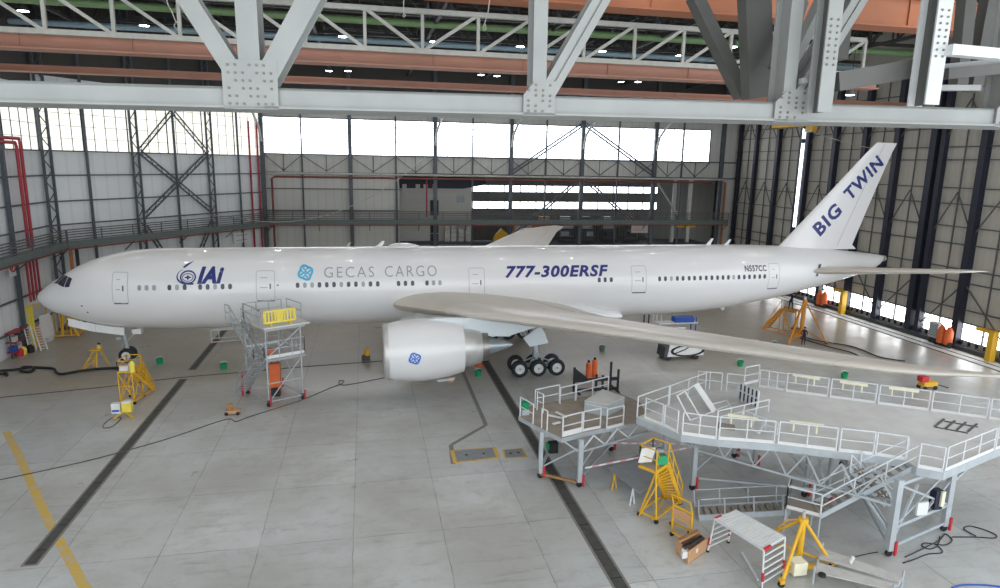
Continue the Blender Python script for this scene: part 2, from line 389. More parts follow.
for sg in (-1, 1):
    ST = [(1.2,62.3,7.25,69.9),(2.2,63.1,7.4,70.2),(6,66.1,7.95,71.3),(10,69.2,8.55,72.3),(10.75,70.2,8.66,72.5)]
    hs = MB().loft([foil((xl, sg*y, z), (xt, sg*y, z), .1 if y < 10.5 else .06, 10) for y, xl, z, xt in ST]).build('tailplane', WGREY, plane, 50)
    MB().path([(68.0, sg*1.7, 7.62), (71.6, sg*10.2, 8.72)], .018, 4).build('elevator_seam', OUTL, hs)
    MB().prism([(63.5, sg*2.25, 6.95), (63.72, sg*2.25, 6.95), (63.95, sg*2.25, 8.05), (63.75, sg*2.25, 8.05)], (0, .05, 0)).build('vortex_fence', SILL, hs)
FIN = [(9.1,60.1,69.2,.11),(9.5,61.1,68.75,.1),(12,63.5,69.6,.095),(15,66.3,70.65,.09),(18,69.1,71.75,.085),(18.6,69.72,72.05,.08),(18.88,70.05,72.15,.06)]
fin = MB().loft([foil((xl, 0, z), (xt, 0, z), t, 12, True) for z, xl, xt, t in FIN]).build('vertical_fin', WHITE, plane, 50)
def finpt(x, z):
    z_ = z+ZC
    for a, b in zip(FIN, FIN[1:]):
        if a[0] <= z_ <= b[0]:
            f_ = (z_-a[0])/(b[0]-a[0]); xl, xt, t = [a[i]+(b[i]-a[i])*f_ for i in (1, 2, 3)]
            q = max(.001, min(.999, (x-xl)/(xt-xl))); y = 5*t*(.2969*math.sqrt(q)-.126*q-.3516*q*q+.2843*q**3-.1036*q**4)*(xt-xl)
            return V((x, -y-.012, z_))
    return V((x, -.3, z_))
MB().path([finpt(67.0, 3.0), finpt(68.6, 7), finpt(70.4, 11.4), finpt(70.75, 12.2)], .018, 4).build('rudder_seam', OUTL, fin)
def onfin(p0, ex, ey):
    ex = V(ex); ey = V(ey)
    return lambda u, v: finpt(p0[0]+ex[0]*u+ey[0]*v, p0[1]+ex[1]*u+ey[1]*v)
d1 = V((67.0-64.35, 7.0-4.2)).normalized(); nrm = V((-d1.y, d1.x))
decal('fin_lettering', fit2d(text2d('BIG', 1, .034, 0, 1.14), 0, 3.1, 0, 1.36), onfin((65.0, 3.78), d1, nrm), NAVY, fin, .3, 'navy lettering BIG climbing the fin')
decal('fin_lettering', fit2d(text2d('TWIN', 1, .034, 0, 1.14), 0, 4.7, 0, 1.28), onfin((67.8, 7.0), d1*1.0, nrm), NAVY, fin, .3, 'navy lettering TWIN climbing the fin')
# ---- engines
def engine(sg):
    o = V((25.0, sg*9.6, 3.62)); ax = V((1, 0, .02))
    b = MB(); b.lathe(o, ax, [(.34,1.9),(.7,2.0),(1.5,2.11),(2.6,2.15),(3.6,2.1),(4.5,1.95),(5.1,1.81),(5.42,1.72),(5.42,1.62),(5.0,1.62),(4.6,1.62)], 48)
    nac = b.build('engine_nacelle', WHITE, plane, 50)
    MB().lathe(o, ax, [(.9,1.63),(.4,1.62),(.12,1.66),(.02,1.74),(0,1.79),(.05,1.84),(.18,1.88),(.36,1.905)], 48).build('inlet_lip', ALUM, nac, True)
    MB().lathe(o, ax, [(.9,1.63),(1.3,1.63),(1.3,.02)], 48).build('inlet_duct', DGREY, nac, True)
    MB().lathe(o, ax, [(.55,.01),(.75,.22),(1.1,.42),(1.25,.46)], 24).build('spinner', BLACK, nac, True)
    b = MB()
    for k in range(22):
        t = 2*math.pi*k/22; rd = V((0, math.cos(t), math.sin(t))); tg = V((0, -math.sin(t), math.cos(t)))
        b.add([o+ax*1.0+rd*.42-tg*.05, o+ax*1.22+rd*.42+tg*.08, o+ax*1.25+rd*1.6+tg*.26, o+ax*.98+rd*1.6+tg*.02], [(0,1,2,3)])
    b.build('fan', DGREY, nac)
    MB().lathe(o, ax, [(4.7,1.4),(5.5,1.42),(6.1,1.34),(6.7,1.16),(6.75,1.08),(6.4,1.0)], 40).build('core_cowl', ALUM, nac, 50)
    MB().lathe(o, ax, [(6.5,1.0),(6.9,1.06),(7.2,1.03),(7.22,.95),(6.9,.9)], 40).build('exhaust_ring', mat('titanium', (150,146,142), .35, .8), nac, 50)
    MB().lathe(o, ax, [(6.8,.62),(7.5,.58),(8.2,.4),(8.9,.16),(9.05,.02)], 28).build('exhaust_plug', mat('plug_metal', (176,186,190), .35, .6), nac, True)
    # pylon
    b = MB(); P = [(27.4,5.72),(28.6,5.9),(30.4,5.86),(31.4,5.9),(35.6,5.6),(35.8,5.1),(33.6,4.45),(31.8,4.55),(30.0,5.1),(28,5.5)]
    b.prism([V((x, sg*9.6-.24, z)) for x, z in P], (0, .48, 0)); b.build('pylon', BLUEW, nac, 40)
    return nac
nl = engine(-1); engine(1)
def nacpt(x, z):
    o = V((25.0, -9.6, 3.62)); t = x-25.0; r = 2.08+.07*math.sin((t-.7)/2.9*1.5); s = max(-1, min(1, (z-3.62-.02*t)/r))
    return V((x, -9.6-(r+.02)*math.sqrt(1-s*s), z))
decal('round_monogram', logo(26.99, 3.68, .36), nacpt, BLUEL, nl, .1, 'blue round monogram on the engine cowl')
MB().prism([V((28.6, -9.72, 1.46)), V((30.0, -9.72, 1.58)), V((29.8, -9.72, 1.36)), V((28.8, -9.72, 1.3))], (0, .24, 0)).build('drain_mast', STEEL, nl)
# ---- landing gear
def wheel(c, r, w, par, sy):
    c = V(c); ax = V((0, 1, 0))
    MB().lathe(c, ax, [(-w*.38,r*.56),(-w*.5,r*.7),(-w*.5,r*.84),(-w*.36,r*.97),(-w*.12,r),(w*.12,r),(w*.36,r*.97),(w*.5,r*.84),(w*.5,r*.7),(w*.38,r*.56)], 32).build('tyre', TYRE, par, 60)
    MB().lathe(c, ax, [(-w*.3,.02),(-w*.3,r*.2),(-w*.42,r*.24),(-w*.42,r*.33),(-w*.22,r*.36),(-w*.26,r*.5),(-w*.4,r*.57),(w*.4,r*.57),(w*.26,r*.5),(w*.22,r*.36),(w*.42,r*.33),(w*.42,r*.24),(w*.3,r*.2),(w*.3,.02)], 24).build('wheel_rim', RIM, par, 50)
ng = MB(); ng.tube((5.6,0,3.9),(5.84,0,1.85),.16,12); ng.tube((5.84,0,1.95),(5.86,0,1.35),.1,12); ng.tube((5.86,-.5,1.4),(5.86,.5,1.4),.07,10)
ng.tube((7.0,0,3.7),(5.85,0,2.4),.06); ng.bar((5.6,-.1,2.3),(5.4,-.1,1.8),.05); ng.bar((5.4,-.1,1.8),(5.8,-.1,1.45),.05); ng.box((5.45,-.05,2.75),(.3,.5,.22)); ng.lathe((5.32,-.22,2.75),(-1,0,0),[(0,.09),(.1,.11)],12,True)
ngo = ng.build('nose_landing_gear', mat('gear_grey', (168,172,174), .45, .2), plane, 40)
for s in (-1, 1): wheel((5.86, .36*s, 1.4), .545, .36, ngo, s)
for s in (-1, 1):
    P = [(2.4,-1.92),(3.6,-2.28),(5.0,-2.6),(6.1,-2.74),(6.05,-3.34),(4.0,-2.98),(2.38,-2.5)]
    d = MB().prism([V((x, s*.95, ZC+z)) for x, z in P], (0, .07*s, 0)).build('nose_gear_door', WHITEP, ngo)
    MB().bar((4.2, s*.99, ZC-2.42), (4.16, s*.99, ZC-3.02), .02, .09).build('door_seam', OUTL, d)
MB().prism([V((6.35,-.3,3.4)),V((7.0,-.3,3.5)),V((7.0,-.3,3.05)),V((6.4,-.3,3.05))], (0,.6,0)).build('drag_brace_door', WHITEP, ngo)
for sg in (-1, 1):
    y = sg*5.49
    g = MB(); g.tube((36.3,y*.93,5.2),(36.9,y,1.7),.22,14); g.tube((36.9,y,1.9),(36.9,y,.95),.15,12); g.bar((35.35,y,.9),(38.45,y,.86),.26,.3)
    for dx in (-1.48, 0, 1.48): g.tube((36.9+dx,y-.95,.84),(36.9+dx,y+.95,.84),.08,10)
    g.tube((36.9,y,1.6),(35.6,y,1.1),.06); g.tube((36.9,y,1.6),(38.2,y,1.1),.06); g.tube((36.7,y,2.6),(36.0,y*.5,4.0),.1); g.tube((36.7,y,2.4),(38.6,y*.7,4.4),.09); g.tube((36.6,y,2.7),(34.6,y*.8,4.4),.09)
    g.box((36.9,y,1.75),(.5,.5,.35))
    mg = g.build('main_landing_gear', MATS['gear_grey'], plane, 40)
    for dx in (-1.48, 0, 1.48):
        for s in (-1, 1): wheel((36.9+dx, y+s*.71, .845), .665, .5, mg, s)
    yd = sg*6.35
    MB().prism([V((p_.x,yd,p_.z)) for p_ in (GY(523.4,338,-6.35), GY(529.7,346.8,-6.35), GY(548.6,343,-6.35), GY(545,333,-6.35), GY(540.4,326,-6.35))], (0,.09,0)).build('main_gear_door', BLUEW, mg)
# flap fairing tip hanging below the trailing edge, belly beacon
b = MB(); b.box((41.2,-5.6,3.9),(1.1,.25,.36)); b.build('actuator_panel', WHITEP, plane)
MB().lathe((55.8,-.2,ZC-2.62),(0,0,-1),[(0,.2),(.15,.2),(.3,.1),(.34,.01)],14).build('belly_beacon', WHITEP, plane, True)
# ================================================================ hangar shell
def N(nt, t, **k):
    n = nt.nodes.new(t)
    for a, b in k.items(): setattr(n, a, b)
    return n
def mth(nt, op, a, b=None):
    n = N(nt, 'ShaderNodeMath', operation=op)
    for i, v in enumerate((a, b)):
        if v is None: continue
        if isinstance(v, (int, float)): n.inputs[i].default_value = v
        else: nt.links.new(v, n.inputs[i])
    return n.outputs[0]
def mixc(nt, f, a, b):
    n = N(nt, 'ShaderNodeMix', data_type='RGBA')
    for i, v in ((0, f), (6, a), (7, b)):
        if hasattr(v, 'links'): nt.links.new(v, n.inputs[i])
        elif isinstance(v, tuple): n.inputs[i].default_value = (*v, 1)
        else: n.inputs[i].default_value = v
    return n.outputs[2]
def noise(nt, vec, sc, det=4, rough=.55):
    n = N(nt, 'ShaderNodeTexNoise'); n.inputs['Scale'].default_value = sc; n.inputs['Detail'].default_value = det; n.inputs['Roughness'].default_value = rough
    nt.links.new(vec, n.inputs['Vector']); return n.outputs['Fac']
def ramp(nt, f, p0, p1):
    n = N(nt, 'ShaderNodeMapRange'); n.inputs[1].default_value = p0; n.inputs[2].default_value = p1; nt.links.new(f, n.inputs[0]); return n.outputs[0]
def concrete():
    M = bpy.data.materials.new('concrete_floor'); M.use_nodes = True; nt = M.node_tree; b = nt.nodes['Principled BSDF']
    tc = N(nt, 'ShaderNodeTexCoord').outputs['Object']; sp = N(nt, 'ShaderNodeSeparateXYZ'); nt.links.new(tc, sp.inputs[0])
    wob = mth(nt, 'MULTIPLY', mth(nt, 'SUBTRACT', noise(nt, tc, .7, 5), .5), .18)
    fx = mth(nt, 'DIVIDE', mth(nt, 'ADD', mth(nt, 'SUBTRACT', sp.outputs[0], 3.36), wob), 3.965)
    fy = mth(nt, 'DIVIDE', mth(nt, 'ADD', mth(nt, 'ADD', sp.outputs[1], 57.0), wob), 5.12)
    def line(f, per, w):
        d = mth(nt, 'MULTIPLY', mth(nt, 'SUBTRACT', .5, mth(nt, 'ABSOLUTE', mth(nt, 'SUBTRACT', mth(nt, 'FRACT', f), .5))), per)
        return ramp(nt, d, w, w*.35)
    joint = mth(nt, 'MAXIMUM', line(fx, 3.965, .035), line(fy, 5.12, .03))
    cv = N(nt, 'ShaderNodeCombineXYZ'); nt.links.new(mth(nt, 'FLOOR', fx), cv.inputs[0]); nt.links.new(mth(nt, 'FLOOR', fy), cv.inputs[1])
    wn = N(nt, 'ShaderNodeTexWhiteNoise', noise_dimensions='3D'); nt.links.new(cv.outputs[0], wn.inputs['Vector'])
    c = mixc(nt, wn.outputs['Value'], s2l((186, 190, 190)), s2l((204, 207, 206)))
    c = mixc(nt, mth(nt, 'MULTIPLY', ramp(nt, noise(nt, tc, .13, 6, .6), .38, .62), .75), c, s2l((166, 164, 158)))
    c = mixc(nt, mth(nt, 'MULTIPLY', ramp(nt, noise(nt, tc, 1.1, 8, .7), .5, .72), .55), c, s2l((158, 156, 152)))
    mp = N(nt, 'ShaderNodeMapping'); mp.inputs['Scale'].default_value = (.5, 2.4, 1); mp.inputs['Rotation'].default_value = (0, 0, .3); nt.links.new(tc, mp.inputs[0])
    c = mixc(nt, mth(nt, 'MULTIPLY', ramp(nt, noise(nt, mp.outputs[0], .8, 9, .75), .54, .68), .38), c, s2l((122, 118, 110)))
    c = mixc(nt, mth(nt, 'MULTIPLY', ramp(nt, noise(nt, tc, .34, 3), .66, .74), .25), c, s2l((150, 136, 116)))
    # brown tint coming in under and behind the aircraft
    brown_tint = mth(nt, 'MULTIPLY', ramp(nt, mth(nt, 'ADD', sp.outputs[1], mth(nt, 'MULTIPLY', noise(nt, tc, .2, 3), 9)), -6.5, 3), .68)
    c = mixc(nt, brown_tint, c, s2l((166, 154, 136)))
    c = mixc(nt, mth(nt, 'MULTIPLY', joint, mth(nt, 'MULTIPLY', ramp(nt, noise(nt, tc, .9, 3), .25, .6), .6)), c, s2l((92, 90, 84)))
    nt.links.new(c, b.inputs['Base Color'])
    rr = N(nt, 'ShaderNodeMapRange'); nt.links.new(noise(nt, tc, .5, 6), rr.inputs[0]); rr.inputs[3].default_value = .2; rr.inputs[4].default_value = .44
    nt.links.new(rr.outputs[0], b.inputs['Roughness']); b.inputs['Specular IOR Level'].default_value = .5
    bp = N(nt, 'ShaderNodeBump'); bp.inputs['Strength'].default_value = .08; nt.links.new(noise(nt, tc, 6, 6), bp.inputs['Height']); nt.links.new(bp.outputs[0], b.inputs['Normal'])
    return M
XL, YB, XR, YF = -4.9, 38.0, 79.0, -66.0
YR = -16.0                          # right wall cut short out of view, so sky lights the right foreground
KX, KY = -4.9, 14.6                 # where the side wall turns into the oblique nose wall
CX, CY = 11.1, 38.0                 # where the oblique wall meets the back wall
HR = 31.0
b = MB(); b.box(((XL+XR)/2, -3.0, -.15), (XR-XL+30, 140, .3)); floor = struct(b, 'floor', concrete())

def sheet(name, rgb, along, pitch, rough=.7, dk=.82, lit=0.):        # profiled steel sheet with vertical ribs and large panel joints
    M = bpy.data.materials.new(name); M.use_nodes = True; nt = M.node_tree; bs = nt.nodes['Principled BSDF']
    tc = N(nt, 'ShaderNodeTexCoord').outputs['Object']; d = N(nt, 'ShaderNodeVectorMath', operation='DOT_PRODUCT'); nt.links.new(tc, d.inputs[0]); d.inputs[1].default_value = along
    f = mth(nt, 'FRACT', mth(nt, 'DIVIDE', d.outputs['Value'], pitch)); rib = ramp(nt, mth(nt, 'ABSOLUTE', mth(nt, 'SUBTRACT', f, .5)), .36, .46)
    c0 = s2l(rgb); c = mixc(nt, mth(nt, 'MULTIPLY', rib, .5), c0, tuple(v*dk for v in c0))
    c = mixc(nt, mth(nt, 'MULTIPLY', ramp(nt, noise(nt, tc, .3, 5), .4, .7), .4), c, tuple(v*.86 for v in c0))
    nt.links.new(c, bs.inputs['Base Color']); bs.inputs['Roughness'].default_value = rough
    if lit:
        nt.links.new(c, bs.inputs['Emission Color']); bs.inputs['Emission Strength'].default_value = lit
    return M
ob = V((CX-KX, CY-KY, 0)); OL = ob.length; ob.normalize(); obn = V((ob.y, -ob.x, 0))     # obn points into the hangar
SH_B = sheet('back_sheet', (196, 196, 190), (1, 0, 0), 1.05)
SH_L = sheet('oblique_sheet', (222, 226, 227), tuple(ob), 1.3)
SH_S = sheet('side_sheet', (224, 228, 229), (0, 1, 0), 1.3)
SH_R = sheet('door_sheet', (186, 182, 171), (0, 1, 0), .62)
def wallbox(mb, p, q, z0, z1, th=.2, n=None):
    p = V(p); q = V(q); d = dirxy(p, q); nn = V((-d.y, d.x, 0)) if n is None else V(n)
    mb.prism([V((p.x, p.y, z0)), V((q.x, q.y, z0)), V((q.x, q.y, z1)), V((p.x, p.y, z1))], nn*th)
ZS, ZT = 16.75, 21.5     # daylight band
GAB = sheet('gable_darkened_sheet', (70, 68, 64), (1, 0, 0), 1.0)  # gloom beneath the roof put into the colour of the upper walls
b = MB(); P0 = V((KX, KY, 0)); P1 = V((CX, CY, 0))
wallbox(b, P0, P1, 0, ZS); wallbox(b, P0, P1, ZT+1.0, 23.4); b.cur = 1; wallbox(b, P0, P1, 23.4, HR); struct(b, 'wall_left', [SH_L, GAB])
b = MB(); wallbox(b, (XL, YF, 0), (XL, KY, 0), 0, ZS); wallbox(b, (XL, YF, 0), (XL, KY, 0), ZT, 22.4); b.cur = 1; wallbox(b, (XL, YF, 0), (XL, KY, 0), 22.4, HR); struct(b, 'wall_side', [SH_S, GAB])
AX0, AX1, AZ = 28.6, 76.6, 14.7        # opening in the back wall to the annex
ZSb, ZTb = 17.1, 21.75
b = MB(); wallbox(b, (CX, YB, 0), (AX0, YB, 0), 0, ZSb); wallbox(b, (AX0, YB, 0), (AX1, YB, 0), AZ, ZSb); wallbox(b, (AX1, YB, 0), (XR, YB, 0), 0, ZSb)
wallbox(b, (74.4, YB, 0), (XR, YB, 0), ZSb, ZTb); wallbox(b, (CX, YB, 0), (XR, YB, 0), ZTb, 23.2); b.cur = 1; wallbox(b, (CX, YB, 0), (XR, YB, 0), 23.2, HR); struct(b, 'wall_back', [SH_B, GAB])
b = MB(); wallbox(b, (XR, YB, 0), (XR, YR, 0), 2.45, HR); wallbox(b, (XR, YB, 0), (XR, YR, 0), 0, .85); struct(b, 'wall_right', SH_R)
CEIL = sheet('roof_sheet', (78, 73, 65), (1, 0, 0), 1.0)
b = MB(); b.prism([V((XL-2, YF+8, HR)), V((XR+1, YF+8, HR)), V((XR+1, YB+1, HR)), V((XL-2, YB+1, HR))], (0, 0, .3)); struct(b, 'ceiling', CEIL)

# daylight panels (translucent sheet lit by the sky outside)
def daylight(name, rgb, e):
    M = bpy.data.materials.new(name); M.use_nodes = True; nt = M.node_tree; bs = nt.nodes['Principled BSDF']
    tc = N(nt, 'ShaderNodeTexCoord').outputs['Object']; c = s2l(rgb)
    cc = mixc(nt, mth(nt, 'MULTIPLY', noise(nt, tc, .5, 3), .12), c, tuple(v*.8 for v in c))
    nt.links.new(cc, bs.inputs['Emission Color']); bs.inputs['Emission Strength'].default_value = e; nt.links.new(cc, bs.inputs['Base Color']); bs.inputs['Roughness'].default_value = .4
    return M
DAYB = daylight('daylight_panel_blue_white', (240, 246, 255), DAY_B)
DAYL = daylight('daylight_panel_cream', (248, 247, 236), DAY_L)
DAYR = daylight('daylight_slot', (246, 248, 250), DAY_R)
wn = 0
def pane(p, q, z0, z1, mt, frame=COLB, nx=2, nz=4, inset=.0, fr=.09, inn=None):
    global wn; wn += 1
    p = V(p); q = V(q); d = dirxy(p, q); nn = V((-d.y, d.x, 0))
    b = MB(); b.prism([V((p.x, p.y, z0)), V((q.x, q.y, z0)), V((q.x, q.y, z1)), V((p.x, p.y, z1))], nn*.06)
    w = struct(b, 'window_%d' % wn, mt)
    b = MB(); o = nn*-.06
    for i in range(nx+1):
        a = p+(q-p)*(i/nx)+o; b.bar((a.x, a.y, z0), (a.x, a.y, z1), fr if i in (0, nx) else fr*.45, .1)
    for j in range(nz+1):
        z = z0+(z1-z0)*j/nz; b.bar((p.x+o.x, p.y+o.y, z), (q.x+o.x, q.y+o.y, z), .1, fr if j in (0, nz) else fr*.4)
    b.build('window_frame', frame, w)
    return w
bx = [11.3, 16.0, 22.2, 28.2, 33.5, 38.7, 44.1, 49.2, 54.5, 60.0, 65.6, 70.0, 74.4]
for x0, x1 in zip(bx, bx[1:]): pane((x0, YB+.05, 0), (x1, YB+.05, 0), ZSb, ZTb, DAYB, nx=3, nz=5, fr=.14)
ts = [0, 4.85, 9.7, 14.5, 19.3, 24.1, OL]
for t0, t1 in zip(ts, ts[1:]): pane(P0+ob*(OL-t1)+V((0,0,0)), P0+ob*(OL-t0), ZS, ZT+1.0, DAYL, nx=4, nz=5, fr=.09, frame=GIRT)
ys_ = [-30, -20, -10, -2, 3.2, 8.6, KY]
for y0, y1 in zip(ys_, ys_[1:]): pane((XL, y0, 0), (XL, y1, 0), ZS, ZT, DAYL, nx=4, nz=4, fr=.09, frame=GIRT)
# columns on the walls: each stands alone
ordn = ['first', 'second', 'third', 'fourth', 'fifth', 'sixth', 'seventh', 'eighth', 'ninth', 'tenth', 'eleventh', 'twelfth', 'thirteenth', 'fourteenth']
def column(name, p, z0, z1, w, mt, label, group, lac=None, depth=None):
    t = thing(name, label, 'column', (p[0], p[1], z0), group, 'structure'); b = MB(); p = V((p[0], p[1], 0))
    if lac:
        lattice(b, p+V((0,0,z0)), p+V((0,0,z1)), w, lac, .05, .2)
    else:
        b.bar(p+V((0,0,z0)), p+V((0,0,z1)), w, depth or w, side=(0,1,0))
    b.build('shaft', mt, t)
    b = MB(); b.box(p+V((0,0,z0+.08)), (w*1.3, w*1.3, .16)); b.build('base_plate', DGREY, t)
    return t
k = 0
for i, s in enumerate((27.9, 24.1, 18.8, 13.9, 9.0, 4.6)):
    p = P0+ob*(OL-s)+obn*.35
    if i in (0, 2, 4): column('lattice_column', p, 0, HR, .75, COLB, 'laced steel column on the oblique wall behind the nose, %s lattice one from the left' % ordn[i//2], 'lattice columns on the oblique wall', lac=ob)
    else: column('wall_post', p, 0, HR, .22, COLB, 'plain steel post on the oblique wall behind the nose, %s plain one from the left' % ordn[i//2], 'plain posts on the oblique wall')
for i, y in enumerate((2.4, 7.6)):
    column('side_wall_column', (XL+.3, y), 0, HR, .3, COLB, 'grey steel column on the side wall left of the nose, %s from the left' % ordn[i], 'columns on the side wall')
for i, x in enumerate((11.1, 22.2, 33.5, 44.1, 54.5, 65.6, 76.3)):
    t = column('back_wall_column', (x, YB-.4), 0, HR, .5, COLB, 'dark grey steel column of the back wall, %s thick one from the left' % ordn[i], 'thick columns of the back wall')
    if i in (0, 2, 3, 4, 5):
        b = MB(); sgn = -1 if i == 0 else 1
        b.path([V((x, YB-.7, 18.6)), V((x+.15*sgn, YB-1.2, 20.4)), V((x+.6*sgn, YB-2.4, 22.0)), V((x+1.4*sgn, YB-4.4, 23.2))], .16, 6); b.build('curved_bracket', LATT, t)
for i, x in enumerate((16.0, 28.2, 38.7, 49.2, 60.0, 70.0)):
    column('back_wall_post', (x, YB-.2), 0, ZTb+1, .2, COLB, 'slim dark post of the back wall, %s slim one from the left' % ordn[i], 'slim posts of the back wall')
# girts
b = None
wl = [o for o in bpy.data.objects if o.name == 'wall_left'][0]; wsd = bpy.data.objects['wall_side']; wb = bpy.data.objects['wall_back']; wr = bpy.data.objects['wall_right']
for z in (1.9, 4.4, 9.9, 12.1, 14.5, 16.75):
    MB().bar(P0+obn*.12+V((0,0,z)), P1+obn*.12+V((0,0,z)), .18, .12).build('girt', GIRT, wl)
    MB().bar((XL+.12, YF, z), (XL+.12, KY, z), .18, .12).build('girt', GIRT, wsd)
for z in (2.0, 4.4, 9.75, 12.6, 14.7, 17.1): MB().bar((CX, YB-.1, z), (AX0, YB-.1, z), .18, .12).build('girt', GIRT, wb)
for z in (14.75, 17.1): MB().bar((AX0, YB-.1, z), (XR, YB-.1, z), .25, .22).build('girt', GIRT, wb)
n = 0
for x0, x1 in zip(bx, bx[1:]):           # V bracing below the daylight band
    b = MB(); xm = (x0+x1)/2; b.bar((x0, YB-.25, 16.95), (xm, YB-.25, 14.95), .09); b.bar((xm, YB-.25, 14.95), (x1, YB-.25, 16.95), .09); b.build('v_brace', GIRT, wb)
    MB().bar((xm, YB-.12, 14.8), (xm, YB-.12, 17.1), .07).build('sheet_joint', GIRT, wb)
# cross braces
t = thing('wall_cross_brace', 'laced diagonal cross bracing between two lattice columns behind the nose', 'bracing', P0+ob*(OL-13.9), kind='structure')
def lwp(s, z, e=.45): return P0+ob*(OL-s)+obn*e+V((0,0,z))
for a, c in (((13.9,21.3),(18.4,16.9)),((13.9,21.3),(9.4,16.9)),((18.4,16.9),(9.4,10.2)),((9.4,16.9),(18.4,10.2)),((18.4,9),(14.6,3)),((9.4,9),(13.2,3))):
    b = MB(); p, q = lwp(*a), lwp(*c); lattice(b, p, q, .42, (q-p).cross(obn), .035, .12, .7); b.build('brace', COLB, t)
t = thing('back_wall_brace', 'long dark inverted V bracing across the back wall columns', 'bracing', (54.5, YB-.6, 15), kind='structure')
for a, c in (((54.2,21.9),(44.3,15.2)),((54.8,21.9),(65.4,15.2)),((54.2,14.4),(44.3,6.2)),((54.8,14.4),(65.4,6.2))):
    b = MB()
    for dz in (-.24, .24): b.bar((a[0], YB-.65, a[1]+dz), (c[0], YB-.65, c[1]+dz), .2)
    b.build('brace', COLB, t)
# right-hand sliding door leaves: uprights, slots of daylight
for i, (y, w) in enumerate(((36.8,.5),(32.6,.5),(27.5,.55),(22.5,.6),(21.35,.6),(16.4,.6),(11.6,.6),(7.0,.62),(2.35,.7),(1.3,.5),(-3.1,.65),(-8.2,.6),(-13.5,.6))):
    column('door_upright', (XR-.35, y), .3, 27, w, COLD, 'dark navy upright of the sliding hangar door, %s from the far corner' % ordn[i], 'uprights of the sliding door', depth=w)
dy = [36.8, 32.6, 27.5, 22.75, 21.1, 16.4, 11.6, 7.0, 2.35, 1.3, -3.1, -8.2, -13.5]
for i, (y0, y1) in enumerate(zip(dy, dy[1:])):
    if y0-y1 < 2: continue
    ym = (y0+y1)/2
    MB().bar((XR-.15, ym, .9), (XR-.15, ym, 27), .1).build('mullion', GIRT, wr)
    b = MB(); b.bar((XR-.3, y0, 10.5), (XR-.3, ym, 14.5), .09); b.bar((XR-.3, ym, 14.5), (XR-.3, y1, 10.5), .09); b.bar((XR-.3, y0, 19.5), (XR-.3, ym, 23), .09); b.bar((XR-.3, ym, 23), (XR-.3, y1, 19.5), .09)
    if i % 2: b.bar((XR-.3, y1, 6.2), (XR-.3, y0, 1.2), .1)
    else: b.bar((XR-.3, y0, 6.2), (XR-.3, y1, 1.2), .1)
    b.build('leaf_brace', GIRT, wr)
    pane((XR+.02, y0-.3, 0), (XR+.02, y1+.3, 0), .85, 2.45, DAYR, nx=2, nz=4, fr=.05, frame=GIRT)
for z in (2.5, 3.7, 6.2, 7.4, 9.7, 11.3, 13.4, 14.9, 17.5, 18.7, 20.5, 21.7, 24): MB().bar((XR-.1, YB, z), (XR-.1, YR, z), .14, .1).build('girt', GIRT, wr)
pane((XR-.75, 22.2, 0), (XR-.75, 21.65, 0), 9.0, 19.6, daylight('daylight_gap', (235, 242, 255), DAY_B), nx=1, nz=3, fr=.06, frame=COLD)
pane((XR-.75, 22.2, 0), (XR-.75, 21.65, 0), 20.1, 21.4, MATS.get('x') or bpy.data.materials['daylight_gap'], nx=1, nz=1, fr=.06, frame=COLD)
# dark kick base of the door and rails in the floor
b = MB(); b.box((XR-.45, 11, .2), (.5, 54, .4)); single(b, 'door_sill_beam', DGREY, 'dark base beam along the foot of the sliding door', 'beam')
b = MB()
for k in range(60):
    y = 34-k*.8
    if y > -14: b.bar((XR-.12, y, .45), (XR-.12, y, .86), .3, .08)
b.build('door_plinth_ribs', COLD, wr)
TRK = mat('door_track', (206, 206, 202), .6, var=.06)
for i, x in enumerate((XR-1.4, XR-2.5)):
    b = MB(); b.box((x, -8, .01), (.7 if i == 0 else .9, 88, .02)); struct(b, 'trim_%d' % (i+1), TRK)
    b = MB(); b.box((x-.55, -8, .02), (.12, 88, .03)); struct(b, 'trim_%d' % (i+3), BLACK)
# floor trenches with grating covers, worn line, pits
TREN = mat('trench_grating', (74, 74, 72), .7, .1, var=.25, scale=2.5); TRENE = mat('trench_edge', (128, 126, 120), .8, var=.1)
for i, (x, y0, y1, w) in enumerate(((10.35,-26.0,-2.6,.42),(10.4,-.2,14,.42),(33.62,-46,9.5,.5))):
    b = MB(); b.box((x, (y0+y1)/2, .006), (w+.22, y1-y0+.2, .012)); o = struct(b, 'trim_%d' % (5+i), TRENE)
    b = MB(); b.box((x, (y0+y1)/2, .014), (w, y1-y0, .016)); b.build('grating', TREN, o)
    b = MB()
    for j in range(int((y1-y0)/2.0)): b.box((x, y0+1+j*2.0, .024), (w, .05, .01))
    b.build('cover_joint', BLACK, o)
def worn(name, rgb):
    M = bpy.data.materials.new(name); M.use_nodes = True; nt = M.node_tree; bs = nt.nodes['Principled BSDF']; tc = N(nt, 'ShaderNodeTexCoord').outputs['Object']
    f = ramp(nt, noise(nt, tc, 2.6, 7, .75), .5, .6); c = mixc(nt, f, s2l(rgb), s2l((178, 176, 168))); nt.links.new(c, bs.inputs['Base Color']); bs.inputs['Roughness'].default_value = .7
    return M
WY = worn('worn_yellow_line', (206, 172, 84))
b = MB(); P = [V((2.6,-11.2,.005)), V((5.0,-15,.005)), V((9.19,-21.9,.005)), V((13.5,-28.6,.005)), V((17,-34,.005))]
for p, q in zip(P, P[1:]):
    d = dirxy(p, q); s_ = V((-d.y, d.x, 0))*.19; b.add([p+s_, p-s_, q-s_, q+s_], [(0,1,2,3)])
single(b, 'floor_line', WY, 'worn yellow guide line painted across the floor at the lower left', 'floor marking')
